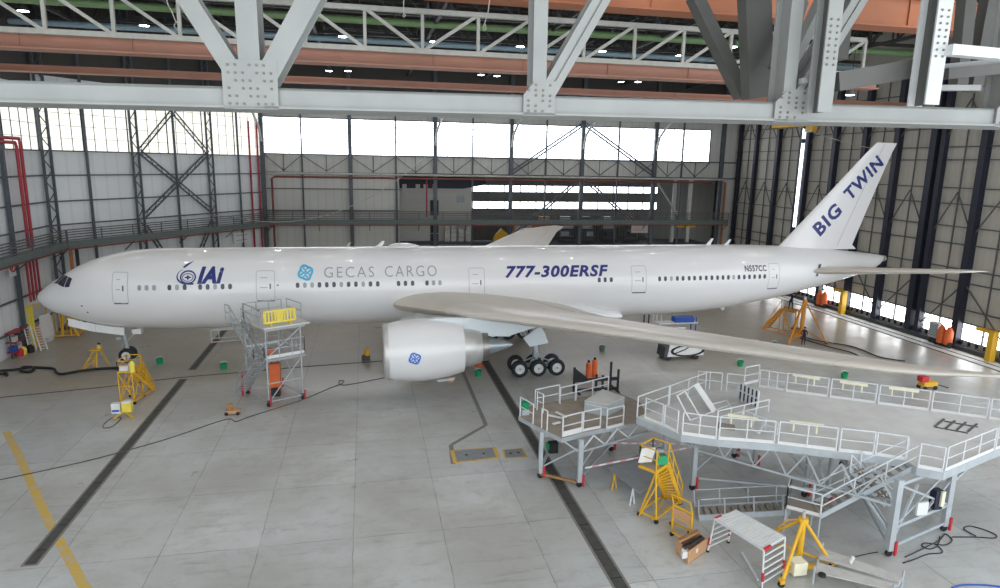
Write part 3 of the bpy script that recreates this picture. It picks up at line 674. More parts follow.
b = MB(); b.add([V((1.2,-2.3,.005)), V((7.4,-3.3,.005)), V((7.4,-3.0,.005)), V((1.2,-2.0,.005))], [(0,1,2,3)]); single(b, 'floor_line', WY, 'short worn yellow line under the aircraft nose by the hoses', 'floor marking')
YELF = mat('yellow_floor_paint', (214, 172, 76), .6, var=.1)
def pit(pts, label):
    P = [G(*p, .004) for p in pts]; c = sum(P, V())/4
    t = thing('pit_cover', label, 'pit cover', c)
    b = MB(); b.prism([p for p in P], (0,0,.012)); b.build('painted_surround', YELF, t)
    Q = [c+(p-c)*.84+V((0,0,.012)) for p in P]; b = MB(); b.prism(Q, (0,0,.016)); pl = b.build('cover_plate', mat('pit_steel', (140, 144, 148), .5, .3, var=.12), t)
    b = MB(); d = Q[1]-Q[0]; m_ = (Q[0]+Q[1]+Q[2]+Q[3])/4
    for s_ in (-.22, .22): b.lathe(m_+d*s_+V((0,0,.016)), (0,0,1), [(0,.09),(.006,.09),(.006,.01)], 10)
    b.build('lift_hole', BLACK, pl)
pit(((450,450.5),(496,447),(500,458),(453.5,463.5)), 'long steel pit cover in a yellow painted frame on the floor')
pit(((502,450),(523,448),(528,457),(505,458.5)), 'small square pit cover in a yellow frame beside the trench')
b = MB(); P = [G(496,372,.008), G(470,385,.008), G(487,426,.008), G(449,446,.008), G(452,462,.008)]
P = [GY(466,378,-9)]*0 or [G(463,372,.008), G(486,425,.008), G(451,445,.008), G(453,464,.008)]
for p, q in zip(P, P[1:]):
    d = dirxy(p, q); s_ = V((-d.y, d.x, 0))*.13; b.add([p+s_, p-s_, q-s_, q+s_], [(0,1,2,3)])
single(b, 'sealed_floor_channel', TRENE, 'narrow sealed channel bending across the floor to the long pit cover', 'floor channel')
# ================================================================ annex, walkways, pipes, signs
AB = 50.0
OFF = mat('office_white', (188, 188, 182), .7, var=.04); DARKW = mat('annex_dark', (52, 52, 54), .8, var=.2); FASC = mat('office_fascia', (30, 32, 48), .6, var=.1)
b = MB(); wallbox(b, (AX0, AB, 0), (AX1+6, AB, 0), 0, 9.25); wallbox(b, (AX0, AB, 0), (AX1+6, AB, 0), 10.45, 11.9); wallbox(b, (AX0, AB, 0), (AX1+6, AB, 0), 13.0, AZ+.4)
[wallbox(b, (x0, AB, 0), (x1, AB, 0), z0, z1) for x0, x1 in ((AX0, 40.5), (72.2, AX1+6)) for z0, z1 in ((9.25, 10.45), (11.9, 13.0))]
struct(b, 'wall_annex_back', sheet('annex_sheet', (120, 120, 116), (1, 0, 0), 1.4))
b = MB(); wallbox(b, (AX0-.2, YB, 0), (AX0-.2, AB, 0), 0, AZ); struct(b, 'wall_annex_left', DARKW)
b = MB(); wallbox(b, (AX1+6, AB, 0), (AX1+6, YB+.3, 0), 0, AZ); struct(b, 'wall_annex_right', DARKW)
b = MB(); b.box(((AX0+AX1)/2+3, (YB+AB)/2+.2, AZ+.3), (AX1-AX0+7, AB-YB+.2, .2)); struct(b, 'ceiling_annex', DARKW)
x = 40.6
for i in range(12):
    x1 = x+2.58; pane((x, AB, 0), (x1, AB, 0), 11.9, 13.0, DAYB, nx=2, nz=1, fr=.12); pane((x, AB, 0), (x1, AB, 0), 9.25, 10.45, DAYB, nx=2, nz=1, fr=.12); x = x1+.05
# offices on the annex deck
t = thing('office_cabin', 'white office cabin with dark fascia on the upper annex deck', 'office', (34, 43, 0))
b = MB(); b.box((34.0, 43.5, 6.7), (10.4, 3.6, 12.6)); b.build('cabin_wall', OFF, t)
b = MB(); b.box((33.4, 41.4, 13.75), (9.0, .5, 2.1)); b.build('fascia', FASC, t)
b = MB(); b.prism([V((37.9,41.2,12.7)),V((41.2,41.2,13.3)),V((41.2,41.2,14.3)),V((37.9,41.2,14.6))], (0,.4,0)); b.build('fascia_wing', FASC, t)
for x in (29.5, 31.4, 32.5, 33.8): MB().box((x, 41.1, 12.95), (.62, .12, .62)).build('fascia_lamp', LATT, t)
for z in (9.9, 7.1, 5.3): MB().box((33.8, 41.66, z), (1.2, .1, 2.2 if z > 8 else 1.7)).build('cabin_door', FASC, t)
MB().box((37.6, 41.66, 11.2), (1.1, .08, 1.0)).build('notice_board', GLASSG, t)
b = MB(); b.box((35.4, 41.4, 4.9), (13.2, 1.4, .45)); struct(b, 'floor_office_ledge', DGREY); b = MB(); b.box((60, 44.5, 4.25), (35, 8, .4)); struct(b, 'floor_annex_deck', DGREY)
def small(name, lab, cat, c, sz, mt, grp=None): b = MB(); b.box(V(c)+V((0,0,sz[2]/2)), sz); b.box(V(c)+V((0,0,sz[2]+.03)), (sz[0]*.9, sz[1]*.9, .06)); return single(b, name, mt, lab, cat, grp)
cols = (35.6, 36.5, 37.6, 38.6)
for i, x in enumerate(cols):
    for j in range(4 if i != 2 else 3):
        small('storage_crate', 'white storage crate stacked before the office, %s stack from the left, %s from the bottom' % (ordn[i], ordn[j]), 'crate', (x, 41.0, 5.15+j*.62), (.75, .6, .5), OFF, 'white crates before the office')
b = MB(); b.box((40.2, 41.1, 7.7), (.9, .08, .9)); b.cur = 1; b.box((40.2, 41.05, 7.85), (.45, .04, .12)); b.box((40.2, 41.05, 7.6), (.12, .04, .4)); single(b, 'red_sign', [RED, WHITEP], 'red square sign with a white T beside the white crates', 'sign')
b = MB(); b.prism([V((42.4,41,5.2)),V((44.6,41,5.2)),V((44.9,41,5.9)),V((43.7,41,6.9)),V((42.8,41,6.1))], (0,.8,0)); single(b, 'yellow_machine', YEL, 'small yellow machine on the annex deck by the office', 'machine')
for i, x in enumerate((45.2, 49.0)):
    b = MB(); b.box((x, 41.8, 6.6), (1.1, .2, 2.6)); b.box((x, 41.68, 6.6), (.9, .06, 2.3)); single(b, 'wooden_door_panel', WOOD, 'brown door panel on the annex deck, %s one from the left' % ordn[i], 'door')
small('white_counter', 'white counter front between the two brown door panels', 'counter', (47.1, 41.9, 5.3), (2.6, .5, 2.0), OFF)
# parked clutter deeper in the annex
RNG = random.Random(4)
for i in range(5):
    x = 51.5+i*3.6; t = thing('storage_rack', 'dark storage rack in the annex under the far windows, %s from the left' % ordn[i], 'rack', (x, 46, 4.5), 'racks in the annex')
    for sx in (-1.3, 1.3):
        for sy in (-.5, .5): MB().bar((x+sx, 46+sy, 4.5), (x+sx, 46+sy, 8.6), .1).build('upright', DGREY, t)
    for z in (5.2, 6.4, 7.6):
        MB().box((x, 46, z), (2.7, 1.1, .1)).build('shelf', DGREY, t)
        MB().box((x+RNG.uniform(-.5,.5), 46, z+.42), (RNG.uniform(.9,1.7), .8, .7)).build('carton', RNG.choice([CARD, OFF, GLASSG, DGREY]), t)
for i, x in enumerate((72.2, 74.9)):
    column('annex_column', (x, 44), 0, AZ, .5, LATT, 'pale grey round column deep in the annex, %s from the left' % ordn[i], 'pale annex columns')
b = MB(); b.bar((68.8, 43, 13.8), (72.6, 43, 8.8), .25); single(b, 'annex_brace', LATT, 'pale diagonal brace beside the annex column', 'bracing')
# signs
def board(c, w, h, mt, lab, n=(0,-1,0), txt=None, tm=None, name='wall_sign', rows=2):
    n = V(n).normalized(); sx = V((-n.y, n.x, 0)); c = V(c); t = thing(name, lab, 'sign', c)
    b = MB(); b.prism([c-sx*w/2-V((0,0,h/2)), c+sx*w/2-V((0,0,h/2)), c+sx*w/2+V((0,0,h/2)), c-sx*w/2+V((0,0,h/2))], n*.06); b.build('board', mt, t)
    for k in range(rows):
        z = (h*.5-(k+.6)*h/(rows+.2)); q = c+n*.075+V((0,0,z)); MB().bar(q-sx*w*.36, q+sx*w*.36, .02, h*.06).build('sign_writing_line', tm or SILVL, t)
board(lwp(4.9, 6.6, .35), 2.6, 1.3, WHITEP, 'white notice board on the oblique wall above the fuselage', obn)
board((63.6, YB-.95, 7.5), 2.6, 1.6, mat('pink_white', (206, 190, 188), .6), 'pale pinkish sign hanging below the back walkway')
board((71.0, YB-.95, 8.0), 3.0, .95, YEL, 'yellow sign hanging below the back walkway near the corner')
c = GX(12.2, 268, XL+.5); t = thing('round_prohibition_sign', 'white sign with a red ring on the side wall column', 'sign', c)
MB().box(c, (.05, 1.0, 1.4)).build('board', WHITEP, t); MB().path([c+V((.05, .4*math.cos(a), .4*math.sin(a)+.1)) for a in [2*math.pi*k/18 for k in range(18)]], .06, 5, True).build('red_ring', RED, t)
MB().bar(c+V((.05,-.28,-.2)), c+V((.05,.28,.4)), .08).build('red_bar', RED, t)
# ---- walkways
def walkway(name, p, q, nin, lab, z=7.75):
    p = V(p); q = V(q); nin = V(nin); d = dirxy(p, q); L = (q-p).length; t = thing(name, lab, 'walkway', (p.x, p.y, z), None, 'structure')
    b = MB(); b.prism([p+V((0,0,z+.25)), q+V((0,0,z+.25)), q+nin*1.4+V((0,0,z+.25)), p+nin*1.4+V((0,0,z+.25))], (0,0,.12)); b.build('deck', DGREY, t)
    b = MB(); e = nin*1.4; b.bar(p+e+V((0,0,z)), q+e+V((0,0,z)), .12, .14); b.build('red_edge', PIPEB, t)
    b = MB(); b.bar(p+e+V((0,0,z+.42)), q+e+V((0,0,z+.42)), .1, .62); b.build('kick_beam', mat('walkway_green_grey', (98, 108, 106), .6, var=.1), t)
    for h in (.85, 1.1, 1.35, 1.58, 1.8): MB().bar(p+e+V((0,0,z+h)), q+e+V((0,0,z+h)), .09).build('rail', GIRT, t)
    n = int(L/3.2)
    for i in range(n+1): MB().bar(p+e+d*(L*i/n)+V((0,0,z+.3)), p+e+d*(L*i/n)+V((0,0,z+1.75)), .08).build('post', GIRT, t)
    for i in range(0, n+1, 2): MB().bar(p+d*(L*i/n)+V((0,0,z-.9)), p+e+d*(L*i/n)+V((0,0,z+.1)), .09).build('support_bracket', COLB, t)
cp = V((KX, KY, 0)); cc_ = V((CX, CY, 0))
walkway('walkway', P0+obn*.3+ob*.6, P1+obn*.3-ob*.5, obn, 'raised dark walkway with rails along the oblique wall behind the nose')
walkway('walkway', (XL+.3, -12, 0), (XL+.3, KY-.6, 0), (1,0,0), 'raised walkway with rails along the side wall at the far left')
walkway('walkway', (CX+.3, YB-.6, 0), (77.2, YB-.6, 0), (0,-1,0), 'long raised walkway with rails crossing the back wall', 7.95)
# ---- red service pipes
def pipe(pts, r, mt, lab, grp=None, name='service_pipe'): b = MB(); b.path(pts, r, 8); return single(b, name, mt, lab, 'pipe', grp, smooth=60)
for i, dy_ in enumerate((8.9, 9.6)):
    pipe([V((XL+.75, 3, 17.3+i*.35)), V((XL+.75, dy_, 17.3+i*.35)), V((XL+.75, dy_+.15, 17.0)), V((XL+.75, dy_+.15, 8.5))], .14, PIPER, 'red fire pipe dropping down the side wall, %s of the tall pair' % ordn[i], 'tall red pipes on the side wall')
for i, dy_ in enumerate((8.3, 8.9, 9.5, 10.1)):
    pipe([V((XL+.75, dy_, 7.6)), V((XL+.75, dy_, 4.0))], .1, PIPER, 'short red pipe under the side walkway, %s from the left' % ordn[i], 'short red pipes under the walkway')
for i, s in enumerate((2.6, 1.2)): pipe([lwp(s, 21, .3), lwp(s, 3, .3)], .12, PIPER, 'red riser pipe at the corner of oblique and back wall, %s one' % ordn[i], 'corner riser pipes')
pipe([V((12.2, YB-1.0, 3)), V((12.2, YB-1.0, 13.9)), V((12.6, YB-1.0, 14.15)), V((74.6, YB-1.0, 14.15))], .13, PIPEB, 'long brown-red pipe running across the whole back wall')
pipe([V((32.3, YB-.6, 14)), V((32.3, YB-.6, 9))], .1, PIPER, 'red drop pipe in front of the office fascia')
pipe([V((76.9, YB-.9, 2.5)), V((76.9, YB-.9, 14.2)), V((76.3, YB-.9, 14.2))], .16, mat('orange_brown_pipe', (150, 92, 58), .6), 'orange-brown pipe down the far corner of the hangar')
pipe([V((CX+.4, YB-1.0, 14.6)), V((77, YB-1.0, 14.6))], .14, LATT, 'pale grey pipe just above the brown-red pipe on the back wall')
# conduit down in nose corner
for i, (dx, mt, nm) in enumerate(((0, mat('orange_duct', (186, 112, 52), .5), 'orange'), (.5, COLD, 'navy'))):
    pipe([lwp(27.1-dx*1.2, 7.6, .95), lwp(27.1-dx*1.2, .3, .95)], .16, mt, '%s vertical duct at the turn of the wall behind the nose' % nm, None, 'vertical_duct')
# ================================================================ roof: girders, cranes, truss, lamps
def lgirder(name, p, q, h, lab, mt, pitch, ch=.22, grp=None, web=.12, cat='girder', kind='structure'):
    p = V(p); q = V(q); L = (q-p).length; n = max(2, round(L/pitch)); t = thing(name, lab, cat, (p+q)/2, grp, kind); H = V((0,0,h))
    MB().bar(p, q, ch).build('lower_chord', mt, t); MB().bar(p+H, q+H, ch).build('upper_chord', mt, t)
    b = MB()
    for i in range(n+1): b.bar(p+(q-p)*(i/n), p+(q-p)*(i/n)+H, web)
    b.build('verticals', mt, t, kind='stuff'); b = MB()
    for i in range(n):
        a, c = p+(q-p)*(i/n), p+(q-p)*((i+1)/n)
        if i < n/2: a = a+H
        else: c = c+H
        b.bar(a, c, web)
    b.build('diagonals', mt, t, kind='stuff'); return t
for i, y in enumerate((-26, -16, -6, 4, 14, 24, 34)):
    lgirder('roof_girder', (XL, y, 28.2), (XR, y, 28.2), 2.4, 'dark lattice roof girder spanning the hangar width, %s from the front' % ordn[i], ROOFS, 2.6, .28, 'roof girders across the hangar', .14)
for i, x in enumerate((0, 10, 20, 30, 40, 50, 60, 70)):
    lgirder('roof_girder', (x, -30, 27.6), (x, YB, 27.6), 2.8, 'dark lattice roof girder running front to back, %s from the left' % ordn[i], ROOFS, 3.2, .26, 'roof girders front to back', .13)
cl = bpy.data.objects['ceiling']
for i in range(28): MB().bar((XL, -30+i*2.45, HR-.15), (XR, -30+i*2.45, HR-.15), .12, .26).build('purlin', ROOFS, cl)
pipe([V((XL, 4, 27.5)), V((XR, 4, 27.5))], .3, PIPEG, 'long pale green duct high under the roof', None, 'roof_duct')
pipe([V((XL, 12, 27.3)), V((XR, 12, 27.3))], .26, PIPEL, 'long light blue duct under the roof behind the green one', None, 'roof_duct')
# orange travelling crane bridges
def cranebeam(name, x0, x1, y, z, h, d, mt, lab, stiff=6.0):
    t = thing(name, lab, 'crane beam', ((x0+x1)/2, y, z))
    MB().box(((x0+x1)/2, y, z+h/2), (x1-x0, d, h)).build('box_girder', mt, t)
    MB().box(((x0+x1)/2, y-d*.1, z-.05), (x1-x0, d*1.5, .1)).build('bottom_flange', mt, t); MB().box(((x0+x1)/2, y, z+h+.05), (x1-x0, d*1.5, .1)).build('top_flange', mt, t)
    for k in range(int((x1-x0)/stiff)):
        x = x0+stiff*(k+.5); MB().bar((x, y-d/2-.03, z), (x, y-d/2-.03, z+h), .06, .12).build('stiffener', mt, t)
    return t
def zof(x, y, Y): return GY(x, y, Y).z
YC = -8.0
z0 = zof(375, 65, YC); z1 = zof(375, 52, YC)
cranebeam('crane_bridge', XL+.5, 62, YC, z0, z1-z0, .9, CRANE, 'long dusty orange crane girder with the grey lattice on top')
lz = zof(375, 49, YC-1.2); lh = zof(375, 8.5, YC-1.2)-lz
lgirder('crane_lattice', (XL+.5, YC-1.2, lz), (60, YC-1.2, lz), lh, 'pale grey lattice girder riding along the long orange crane beam', LATT, 3.55, .3, None, .2, 'girder', None)
z0 = zof(180, 77, 6); z1 = z0+.3
cranebeam('crane_runway', XL+.5, XR-1, 6, z0, z1-z0, .7, CRANE, 'thin dusty orange runway beam just above the white truss chord')
z0 = zof(750, 18, -20); z1 = zof(750, -10, -20)
cranebeam('crane_bridge', 27, XR-.5, -20, z0, z1-z0, .9, CRANEO, 'bright orange crane girder at the upper right', 7.5)
# yellow crane end carriage under the truss at the right
t = thing('crane_carriage', 'yellow crane end carriage hanging at the door wall under the white truss', 'crane', GX(805, 122, 74))
a, c = GX(772, 127, 74), GX(852, 122, 74)
MB().prism([a+V((0,0,-.2)), V((74, c.y, a.z+.0)), V((74, c.y, c.z+.2)), a+V((0,0,1.4))], (1.0,0,0)).build('carriage_beam', YEL, t)
MB().box((74.4, GX(808,130,74).y, a.z-.5), (.6, 1.2, .6)).build('hook_block', YEL, t)
MB().lathe((74.2, GX(808,130,74).y, a.z-.85), (0,0,-1), [(0,.4),(.05,.4),(.06,.02)], 14).build('carriage_lamp', WHITEP, t)
# ---- white riveted truss in front
YT, DT = -36.0, 1.5
NX = [7.1, 14.2, 21.35, 28.5, 35.55, 42.6, 49.7]
t = thing('roof_truss', 'heavy white riveted steel truss crossing in front near the camera height', 'truss', (28.5, YT, 17.6), )
t.rotation_euler = (0, R(-.4), R(-2.4))
ZB, ZH = 17.6, .5
chord_top = ZB+ZH; ZTOP = 25.2
for i, (x0, x1) in enumerate(zip(NX, NX[1:])):
    b = MB(); b.box(((x0+x1)/2, YT+.03, ZB+ZH/2), (x1-x0, .06, ZH)); b.box(((x0+x1)/2, YT+DT, ZB+ZH/2), (x1-x0, .06, ZH)); b.box(((x0+x1)/2, YT+DT/2, ZB+.03), (x1-x0, DT+.2, .06)); b.box(((x0+x1)/2, YT+DT/2, chord_top-.03), (x1-x0, DT, .06))
    b.build('bottom_chord', TRUSS, t)
b = MB(); b.box((28.4, YT+DT/2, ZTOP), (43, DT, .7)); b.build('top_chord', TRUSS, t)
DM = .7
def member(nm, p, q, w, solid=False):           # flanged plates front and back with a recessed web between
    p = V(p); q = V(q); d = (q-p).normalized(); s_ = V((0,1,0)); a = d.cross(s_).normalized(); b = MB()
    for yo in (0, DM):
        if solid: b.bar(p+s_*yo, q+s_*yo, w, .07, side=s_)
        else:
            for sgn in (-1, 1): b.bar(p+a*(w*.28*sgn)+s_*yo, q+a*(w*.28*sgn)+s_*yo, w*.44, .07, side=s_)
    b.bar(p+s_*DM/2, q+s_*DM/2, .05, DM-.05, side=s_)
    return b.build(nm, TRUSS, t)
KD = .57*(ZTOP-chord_top)
member('vertical', (21.35, YT-.04, chord_top), (21.35, YT-.04, ZTOP), .5, True)
for x in NX[3:6]: member('vertical', (x, YT-.04, chord_top), (x, YT-.04, ZTOP), .36, True)
member('diagonal', (21.35-.3, YT-.05, chord_top+.2), (21.05-KD, YT-.05, ZTOP), .42, True); member('diagonal', (21.35+.35, YT-.05, chord_top+.2), (21.7+KD, YT-.05, ZTOP), .5, True)
member('diagonal', (28.5+.25, YT-.05, chord_top+.1), (28.75+KD, YT-.05, ZTOP), .42); member('diagonal', (35.55+.3, YT-.05, chord_top+.1), (35.85+KD, YT-.05, ZTOP), .42); member('diagonal', (42.6+.3, YT-.05, chord_top+.1), (42.9+KD, YT-.05, ZTOP), .42)
for i, x in enumerate(NX[2:6]):
    w0 = .64 if i == 0 else (.42 if i == 1 else .5); xo = .0 if i == 0 else (.0 if i == 1 else .1)
    b = MB(); P = [(x-w0+xo, ZB-.02), (x+w0+xo, ZB-.02), (x+w0+xo, chord_top+(.62 if i == 0 else .35)), (x-w0*(1 if i == 0 else .3)+xo, chord_top+(.62 if i == 0 else .35)), (x-w0+xo, chord_top-(0 if i else -.62))]
    b.prism([V((px_, YT-.1, pz)) for px_, pz in P], (0,.06,0)); g = b.build('gusset_plate', TRUSS, t)
    b = MB()
    for ix in range(7 if i == 0 else 4):
        for iz in range(6):
            px_ = x+xo+(-1+2*(ix+.5)/(7 if i == 0 else 4))*w0*.9; pz = ZB+.1+iz*(.18 if i == 0 else .13)
            if (ix+iz) % 4 == 3: continue
            b.lathe((px_, YT-.1, pz), (0,-1,0), [(0,.034),(.03,.034),(.03,.005)], 6)
    b.build('bolts', BOLT, g, kind='stuff')
# perpendicular frame at the right, nearer the camera
t = thing('hanger_frame', 'grey and white steel hanger frame in front of the truss at the upper right', 'frame', (38.5, -37, 17.6))
def isec(nm, p, q, w, dp, mt, par, web=TRUSSD):
    p = V(p); q = V(q); s_ = V((0,1,0)); b = MB(); b.bar(p, q, w, .05, side=s_); b.bar(p+s_*dp, q+s_*dp, w, .05, side=s_); o = b.build(nm, mt, par)
    b = MB(); b.bar(p+s_*dp/2, q+s_*dp/2, .05, dp, side=s_); b.build('web', web, o); return o  # web in a darker tone, its shade put into the colour
YH = -37.2
p1 = GY(824, 112, YH); p2 = GY(928, 104.5, YH-.8)
h1 = isec('hanger', p1, (p1.x, YH, 26), .42, .45, TRUSS, t); p2.x += .1
h2 = isec('hanger', p2, (p2.x, YH-.8, 26), .44, .55, mat('truss_light', (206,209,208), .5, .05, var=.05), t)
for h, pp in ((h1, p1), (h2, p2)):
    b = MB()
    for k in range(8):
        for s_ in (-.1, .1): b.lathe((pp.x+s_, pp.y-.03, pp.z+1.2+k*.16), (0,-1,0), [(0,.03),(.025,.03),(.025,.004)], 6)
    b.build('bolts', BOLT, h, kind='stuff')
def tie(nm, a, c, w, h, mt): MB().bar(a, c, w, h).build(nm, mt, t)
tie('cross_beam', GY(836, 82, YH+.3), GY(934, 65, YH+.1), .3, .5, TRUSSD)
tie('cross_beam', GY(948, 50, YH-.9), GY(1035, 58, YH-.9), .3, .26, WHITEP)
tie('cross_beam', GY(800, 81, YH+.6), GY(1010, 60, YH+.8), .12, .14, TRUSS)
tie('cross_beam', GY(945, 74, YH+.4), GY(1030, 66, YH+.6), .25, .3, TRUSSD)
tie('cross_beam', GY(925, 88, YH+.8), GY(978, 88, YH+.8), .2, .16, TRUSS)
tie('brace', GY(790, 66, YT+.8), GY(822, 0, YT+1.2), .3, .3, TRUSS)
tie('brace', GY(776, 70, YT+2.0), GY(800, 0, YT+2.4), .4, .4, TRUSSD)
b = MB(); pa, pb = GY(694, -4, YT+4), GY(742, 96, YT+4); b.bar(pa, pb, .5, .4); single(b, 'diagonal_brace', TRUSSD, 'dark grey diagonal roof brace behind the white truss right of centre', 'bracing')
b = MB(); b.bar(GY(758, 98, YT+3), GY(754, -6, YT+3), .9, .5); single(b, 'roof_stanchion', TRUSSD, 'broad dark grey stanchion just left of the right truss joint', 'stanchion')
for i, (xa, ya, xb, yb) in enumerate(((845, 0, 838, 60), (967, 0, 958, 85), (990, 0, 972, 92))):
    b = MB(); b.bar(GY(xa, ya-4, YT+3.2), GY(xb, yb, YT+3.2), .45, .4); single(b, 'roof_stanchion', TRUSSD, 'dark roof stanchion behind the hanger frame, %s from the left' % ordn[i], 'stanchion', 'stanchions behind the hanger frame')
# hanging rope loops
def rope(pts, lab, r=.025, mt=LATT): b = MB(); b.path(pts, r, 5); single(b, 'hanging_rope', mt, lab, 'rope', smooth=True)
rope([GY(x, y, -22) for x, y in ((166,-3),(168,5),(172,12),(175,20),(180,27),(181,29.5),(177,30),(174,26),(176,21),(181,27))], 'white rope with a looped end hanging at the upper left')
rope([GY(x, y, -22) for x, y in ((404,-3),(403.5,8),(404,14),(402.5,16),(404,17.5),(405.5,15.5),(404,13))], 'short grey rope with a small loop hanging beside the left diagonal')
rope([GY(x, y, -22) for x, y in ((490,-3),(488,12),(485,22),(483,28),(483.5,31),(486,29),(485,24))], 'grey rope with a loop hanging left of the middle truss joint')
def sag(a, c, s, n=14): return [V(a).lerp(V(c), i/n)-V((0,0,s*4*(i/n)*(1-i/n))) for i in range(n+1)]
rope(sag(GY(28, 148, 30), GY(232, 217, 30), 1.6)+sag(GY(232, 217, 30), GY(425, 157, 34), 3.4)[1:], 'long pale cable sagging across the back wall above the nose', .05)
rope(sag(GY(790, 123, 10), GY(1010, 146, 10), 1.9), 'pale cable sagging in front of the fin tip', .04)
# ================================================================ high-bay lamps
LENS = mat('lamp_lens', (245, 248, 255), .4, emit=30.0); HOUS = mat('lamp_housing', (120, 122, 126), .45, .5, var=.05)
proto = None
def make_lamp():
    t = thing('high_bay_lamp', 'round high-bay lamp hanging under the dark roof', 'lamp', (0,0,0), 'high-bay lamps under the roof')
    MB().lathe((0,0,0), (0,0,1), [(0,.4),(.08,.4),(.3,.26),(.5,.14),(.62,.12),(.62,.01)], 14).build('housing', HOUS, t, 50)
    MB().lathe((0,0,-.015), (0,0,1), [(0,.01),(0,.37),(.01,.38)], 14).build('lens', LENS, t)
    MB().tube((0,0,.6), (0,0,3.9), .03, 5).build('drop_rod', ROOFS, t)
    return t
ZL = 27.0
spots = [G(x, y, ZL) for x, y in ((23,11),(149,65),(309,22),(329,71),(348,71),(481,75),(497,76),(621,82),(638,82),(733,47))] + [G(850,95,23)]
spots = [p for p in spots if -20 < p.y < 37]
for gx in (6, 14, 22, 30, 38, 46, 54, 62, 70):
    for gy in (-30, -23, -13, -3, 9, 20):
        q = V((gx+(gy % 4)*.4, gy, ZL))
        if all((q-s).length > 5 for s in spots): spots.append(q)
lamp0 = make_lamp()
ld = bpy.data.lights.new('lamp_light', 'AREA'); ld.shape = 'DISK'; ld.size = .72; ld.energy = LAMP_W; ld.color = (1., .96, .9); ld.spread = R(150)
for i, p in enumerate(spots):
    if i == 0: lamp0.location = p
    else: place_copy(lamp0, p)
    lo = bpy.data.objects.new('lamp_light', ld); C.objects.link(lo); lo.location = p-V((0,0,.05))
for i, x in enumerate((398, 432, 511, 587, 657, 742)):
    p = GY(min(x, 736), (110, 113, 115, 117, 120, 121)[i], 33); lc = place_copy(lamp0, p+V((0,0,.1)), 0, 'small bright lamp on the back wall just under the truss chord, %s from left' % ordn[i])
    ORGN[lc.name] = p; MB().bar(p+V((0,0,.6)), V((p.x, YB-.04, p.z+.6)), .1).build('wall_arm', ROOFS, lc); [bpy.data.objects.remove(c_) for c_ in list(lc.children) if c_.name.startswith('drop_rod')]
# ================================================================ world, exposure
w = bpy.data.worlds.new('sky'); bpy.context.scene.world = w; w.use_nodes = True; nt = w.node_tree
bg = nt.nodes['Background']; bg.inputs[0].default_value = (.9, .95, 1, 1); bg.inputs[1].default_value = SKY
vs_ = bpy.context.scene.view_settings; vs_.view_transform = 'Standard'; vs_.look = 'None'; vs_.gamma = 1; vs_.exposure = EXPO; vs_.use_curve_mapping = False
bpy.context.scene.cycles.use_denoising = True; bpy.context.scene.cycles.max_bounces = 8; bpy.context.scene.cycles.diffuse_bounces = 5
bpy.context.scene.cycles.sample_clamp_indirect = 6
# ================================================================ docks, stands and loose equipment
UP = V((0,0,1))
def guard(root, a, b, h=1.1, n=1, toe=.16, mt=STEELW, w=.056, mid=True, name='guardrail'):
    a = V(a); b = V(b); m_ = MB(); m_.bar(a+UP*h, b+UP*h, w)
    if mid: m_.bar(a+UP*h*.52, b+UP*h*.52, w*.8)
    m_.bar(a, a+UP*h, w); m_.bar(b, b+UP*h, w); g = m_.build(name, mt, root)
    for i in range(1, n): MB().bar(a+(b-a)*(i/n), a+(b-a)*(i/n)+UP*h, w).build('post', mt, g)
    if toe: MB().bar(a+UP*(toe/2-.02), b+UP*(toe/2-.02), .03, toe).build('toe_board', WHITEP, g)
    return g
def caster(c, root, r=.16, col=RED):
    c = V(c); g = MB().box(c+UP*(r*2+.08), (.2,.14,.12)).build('caster_fork', DGREY, root)
    MB().lathe(c+V((0,-.05,r)), (0,1,0), [(0,.02),(0,r),(.1,r),(.1,.02)], 14).build('caster_wheel', BLACK, g)
def flight(root, t0, t1, b0, b1, n, mt=STEEL, rail=1.0, rmt=None, name='stair'):   # top edge t0-t1, bottom edge b0-b1
    t0, t1, b0, b1 = V(t0), V(t1), V(b0), V(b1); m_ = MB(); m_.bar(t0, b0, .06, .22); m_.bar(t1, b1, .06, .22); s = m_.build(name, mt, root)
    d = (b0-t0); d.z = 0; d = d.normalized() if d.length > .01 else V((1,0,0))
    for i in range(n):
        f = (i+.5)/n; p = t0.lerp(b0, f); q = t1.lerp(b1, f); MB().bar(p, q, .24 if mt is STEEL else .15, .035).build('tread', DECKB if mt is STEEL else mt, s)
    if rail:
        for a, c in ((t0, b0), (t1, b1)):
            m_ = MB(); m_.bar(a+UP*rail, c+UP*rail, .05); m_.bar(a+UP*rail*.5, c+UP*rail*.5, .04)
            for f in (0, .33, .66, 1): m_.bar(a.lerp(c, f), a.lerp(c, f)+UP*rail, .045)
            m_.build('handrail', rmt or STEELW, s)
    return s
def col(root, p, z1, w=.26, mt=STEEL, z0=.3, nm='leg', wheel_=True):
    p = V(p); o = MB().bar(p+UP*z0, p+UP*z1, w, side=(0,1,0)).build(nm, mt, root)
    if wheel_: caster(p, o); MB().bar(p+V((.16,-.16,.12)), p+V((.16,-.16,.75)), .1).build('screw_jack', RED, o)
    return o
def bars(root, name, prs, w, mt=STEEL):
    for a, b in prs: MB().bar(a, b, w).build(name, mt, root)
